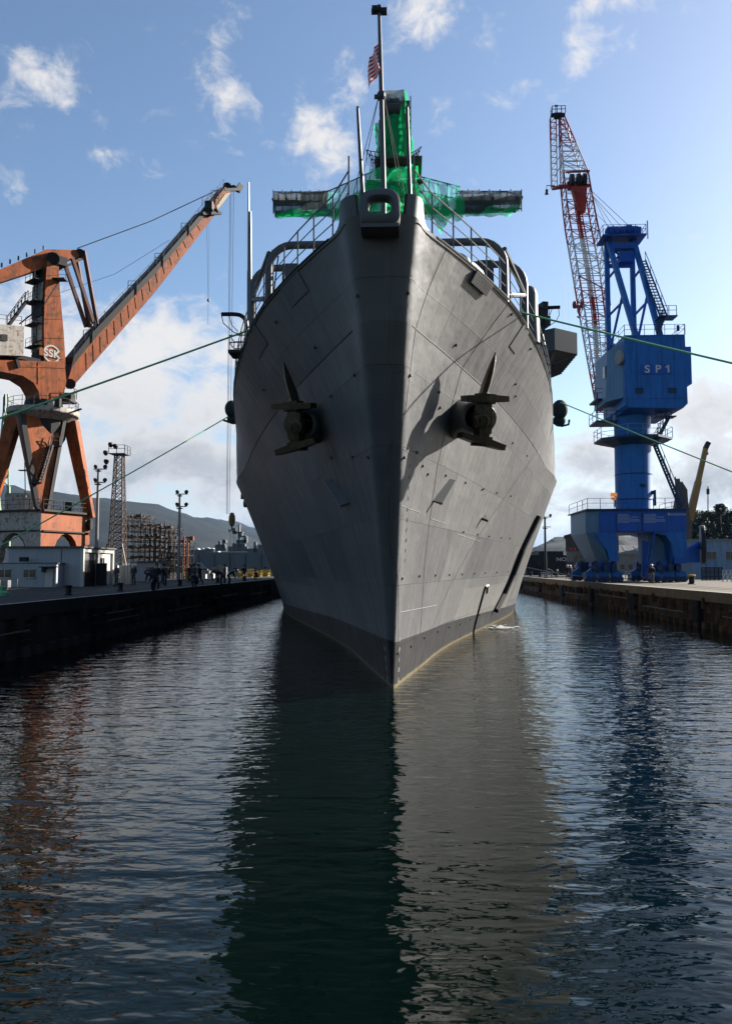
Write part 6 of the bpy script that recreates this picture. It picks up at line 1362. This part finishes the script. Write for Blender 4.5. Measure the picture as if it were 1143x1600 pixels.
def tree(px, py, Y, r, lab):
    c = at(px, py, Y); t = thing('broadleaf_tree', lab, 'tree', (c.x, Y, QZ+5)); b = MB(); base = V((c.x, Y, QZ+5))
    b.tube([base, base.lerp(c,.6), c], .2, 7, [.32,.22,.08])
    for k in range(7): a = k*.9; b.tube([base.lerp(c,.5+.06*k), c+V((math.cos(a)*r*.7, math.sin(a)*r*.7, r*(-.3+.13*k)))], .08, 5, [.1,.03])
    b.build('trunk', m_bark, t); b = MB()
    for k in range(16): a = k*2.4; q = c+V((math.cos(a)*r*rnd.uniform(.2,.8), math.sin(a)*r*rnd.uniform(.2,.8), r*rnd.uniform(-.55,.7))); leaf_clump(b, q, r*.36, 60, .2)
    b.build('crown', m_leaf, t)
tree(1124, 796, 186, 1.5, 'single tree standing above the wooded slope at the right edge'); tree(1052, 803, 184, 1.5, 'rounded tree on the slope beside the blue crane portal deck')

# ------------------------------------------------------------------ people
POSES = {
 'stand': dict(pel=(0,0,.95), ch=(0,.02,1.32), nk=(0,.02,1.5), hd=(0,.04,1.66), l=[((-.1,0,.9),(-.11,.02,.5),(-.12,-.02,.08),(-.12,.16,.04)), ((.1,0,.9),(.11,.03,.5),(.13,0,.08),(.13,.18,.04))], a=[((-.2,0,1.42),(-.26,.0,1.14),(-.24,.1,.9)), ((.2,0,1.42),(.27,.0,1.14),(.22,.14,.93))]),
 'walk': dict(pel=(0,0,.93), ch=(0,.05,1.3), nk=(0,.07,1.48), hd=(0,.1,1.64), l=[((-.1,0,.88),(-.1,.18,.5),(-.11,.24,.09),(-.11,.42,.06)), ((.1,0,.88),(.11,-.04,.48),(.12,-.3,.12),(.12,-.14,.04))], a=[((-.2,.04,1.4),(-.27,-.12,1.14),(-.25,.02,.92)), ((.2,.04,1.4),(.27,.14,1.14),(.22,.34,1.0))]),
 'stoop': dict(pel=(0,-.12,.88), ch=(0,.25,1.12), nk=(0,.4,1.2), hd=(0,.53,1.22), l=[((-.1,-.12,.83),(-.12,.06,.47),(-.13,-.04,.08),(-.13,.14,.04)), ((.1,-.12,.83),(.12,.1,.47),(.13,.02,.08),(.13,.2,.04))], a=[((-.2,.32,1.14),(-.22,.38,.86),(-.14,.5,.62)), ((.2,.32,1.14),(.22,.4,.86),(.12,.52,.62))]),
 'crouch': dict(pel=(0,-.18,.42), ch=(0,.08,.76), nk=(0,.17,.92), hd=(0,.24,1.06), l=[((-.1,-.16,.4),(-.16,.24,.5),(-.15,.02,.08),(-.15,.2,.04)), ((.1,-.16,.4),(.16,.26,.48),(.15,.04,.08),(.15,.22,.04))], a=[((-.2,.12,.84),(-.24,.3,.62),(-.12,.48,.5)), ((.2,.12,.84),(.25,.32,.62),(.12,.5,.46))]),
}
def person_mesh(pose):
    P = POSES[pose]; vs, es, rs, mt = [], [], [], []
    def v(p, r, m): vs.append(p); rs.append(r); mt.append(m); return len(vs)-1
    pel = v(P['pel'], .15, 1); mid = v(tuple((a+c)/2 for a, c in zip(P['pel'], P['ch'])), .135, 0); ch = v(P['ch'], .165, 0); nk = v(P['nk'], .065, 2); hd = v(P['hd'], .1, 2); tp = v(tuple(h+(h-n)*.55 for h, n in zip(P['hd'], P['nk'])), .07, 2)
    es += [(pel, mid), (mid, ch), (ch, nk), (nk, hd), (hd, tp)]
    for h, k, f, t in P['l']: a = v(h, .1, 1); b_ = v(k, .07, 1); c = v(f, .05, 1); d = v(t, .04, 3); es += [(pel, a), (a, b_), (b_, c), (c, d)]
    for s_, e_, w_ in P['a']:
        a = v(s_, .075, 0); b_ = v(e_, .055, 0); c = v(w_, .042, 2); dr = (V(w_)-V(e_)).normalized(); d = v(tuple(V(w_)+dr*.12), .032, 2); es += [(ch, a), (a, b_), (b_, c), (c, d)]
    me = bpy.data.meshes.new('person'); me.from_pydata(vs, es, []); ob = bpy.data.objects.new('person', me); COL.objects.link(ob)
    md = ob.modifiers.new('s', 'SKIN'); ss = ob.modifiers.new('u', 'SUBSURF'); ss.levels = 1; ss.render_levels = 1
    for i, sv in enumerate(me.skin_vertices[0].data): sv.radius = (rs[i]*1.2, rs[i]*1.05); sv.use_root = (i == 0)
    bpy.context.view_layer.update(); m2 = bpy.data.meshes.new_from_object(ob.evaluated_get(bpy.context.evaluated_depsgraph_get())); bpy.data.objects.remove(ob)
    idx = []
    for p in m2.polygons:
        c = p.center; best = min(range(len(vs)), key=lambda i: (V(vs[i])-c).length-rs[i]*.6); idx.append(mt[best])
    return m2, idx
PM = {k: person_mesh(k) for k in POSES}
def person(px, py, pose, rz, top_, bot_, helm, label, group, dy=0):
    d = ray(px, py); t = (QZ-HC)/d.z; p = V((0,0,HC))+d*t; m2, idx = PM[pose]; me = m2.copy(); me.name = 'person'; me.materials.clear()
    for m in (top_, bot_, m_skin, m_black): me.materials.append(m)
    me.polygons.foreach_set('material_index', idx); me.polygons.foreach_set('use_smooth', [True]*len(me.polygons))
    o = bpy.data.objects.new('person', me); COL.objects.link(o); o.location = (p.x, p.y, QZ); o.rotation_euler = (0,0,rz); tag(o, label, 'person', group)
    h, n = V(POSES[pose]['hd']), V(POSES[pose]['nk']); ax = (h-n).normalized(); b = MB(); b.lathe(h+ax*.02, [(.15,0),(.135,.02),(.13,.06),(.1,.12),(.05,.15),(0,.155)], 12, ax)
    me2 = bpy.data.meshes.new('helmet'); me2.from_pydata(b.v, [], b.f); me2.materials.append(helm); me2.polygons.foreach_set('use_smooth', [True]*len(me2.polygons)); ho = bpy.data.objects.new('helmet', me2); COL.objects.link(ho); ho.parent = o
GL, GR = 'workers on the left quay', 'workers on the right quay'
person(240, 926, 'stoop', 1.2, m_navyc, m_navyc, m_navyc, 'worker in dark clothes bending over the edge of the left quay', GL)
person(245, 921, 'stand', 2.8, m_navyc, m_navyc, m_greyc, 'worker in dark clothes standing just behind the one bending at the quay edge', GL)
person(253, 916, 'walk', -1.0, m_navyc, m_greyc, m_navyc, 'worker in dark clothes walking right beside the bending worker', GL)
person(257, 914, 'stand', .3, m_greyc, m_navyc, m_navyc, 'worker in a grey jacket at the right of the group by the bending worker', GL)
person(297, 910, 'stand', 2.9, m_navyc, m_navyc, m_navyc, 'worker in dark clothes standing before the small white hut', GL)
person(303, 911, 'stand', 3.3, m_greyc, m_navyc, m_navyc, 'worker in a grey jacket standing before the small white hut', GL)
person(305, 918, 'crouch', 1.0, m_navyc, m_navyc, m_navyc, 'worker crouching at the quay edge before the small white hut', GL)
person(312, 914, 'walk', 1.4, m_navyc, m_navyc, m_navyc, 'worker in dark clothes walking left beside the crouching worker', GL)
person(331, 908, 'stoop', -1.2, m_navyc, m_khaki, m_navyc, 'stooping worker in khaki trousers between the two groups', GL)
person(346, 914, 'stoop', 1.5, m_navyc, m_navyc, m_navyc, 'stooping worker left in the pair beyond the gap in the group', GL)
person(351, 912, 'stand', 2.0, m_greenc, m_navyc, m_navyc, 'standing worker in a teal jacket next to the stooping pair', GL)
person(358, 914, 'stoop', -1.3, m_navyc, m_navyc, m_navyc, 'worker leaning right with a dark jacket beside the teal one', GL)
person(381, 907, 'stand', 0, m_navyc, m_navyc, m_navyc, 'lone dark figure before the yellow barriers', GL)
person(400, 906, 'crouch', 1, m_navyc, m_navyc, m_navyc, 'crouching dark figure before the yellow barriers', GL)
person(182, 916, 'stand', 2.5, m_greyc, m_greenc, m_helmet, 'worker in a white helmet standing between the shed and the wide cabinet', GL)
person(209, 914, 'stand', 2.9, m_greenc, m_greenc, m_helmet, 'worker in teal overalls and white helmet right of the wide cabinet', GL)
person(1018, 912, 'stand', .1, m_navyc, m_khaki, m_helmet, 'worker in a dark jacket and khaki trousers alone below the blue crane', GR)
person(886, 905, 'stand', 2.9, m_navyc, m_navyc, m_helmet, 'worker in navy overalls and white helmet, left of the trio before the brown building', GR)
person(891, 905.5, 'stand', .4, m_greyc, m_navyc, m_helmet, 'worker in a grey jacket in the middle of the trio before the brown building', GR)
person(897, 904.5, 'walk', -1.2, m_navyc, m_navyc, m_helmet, 'worker striding at the right of the trio before the brown building', GR)
person(862, 903, 'stoop', 1.4, m_navyc, m_navyc, m_navyc, 'stooping worker in dark clothes beside the pale rope on the right quay', GR)
person(868, 903, 'crouch', -1.0, m_greyc, m_navyc, m_helmet, 'crouching worker in a white helmet beside the pale rope on the right quay', GR)
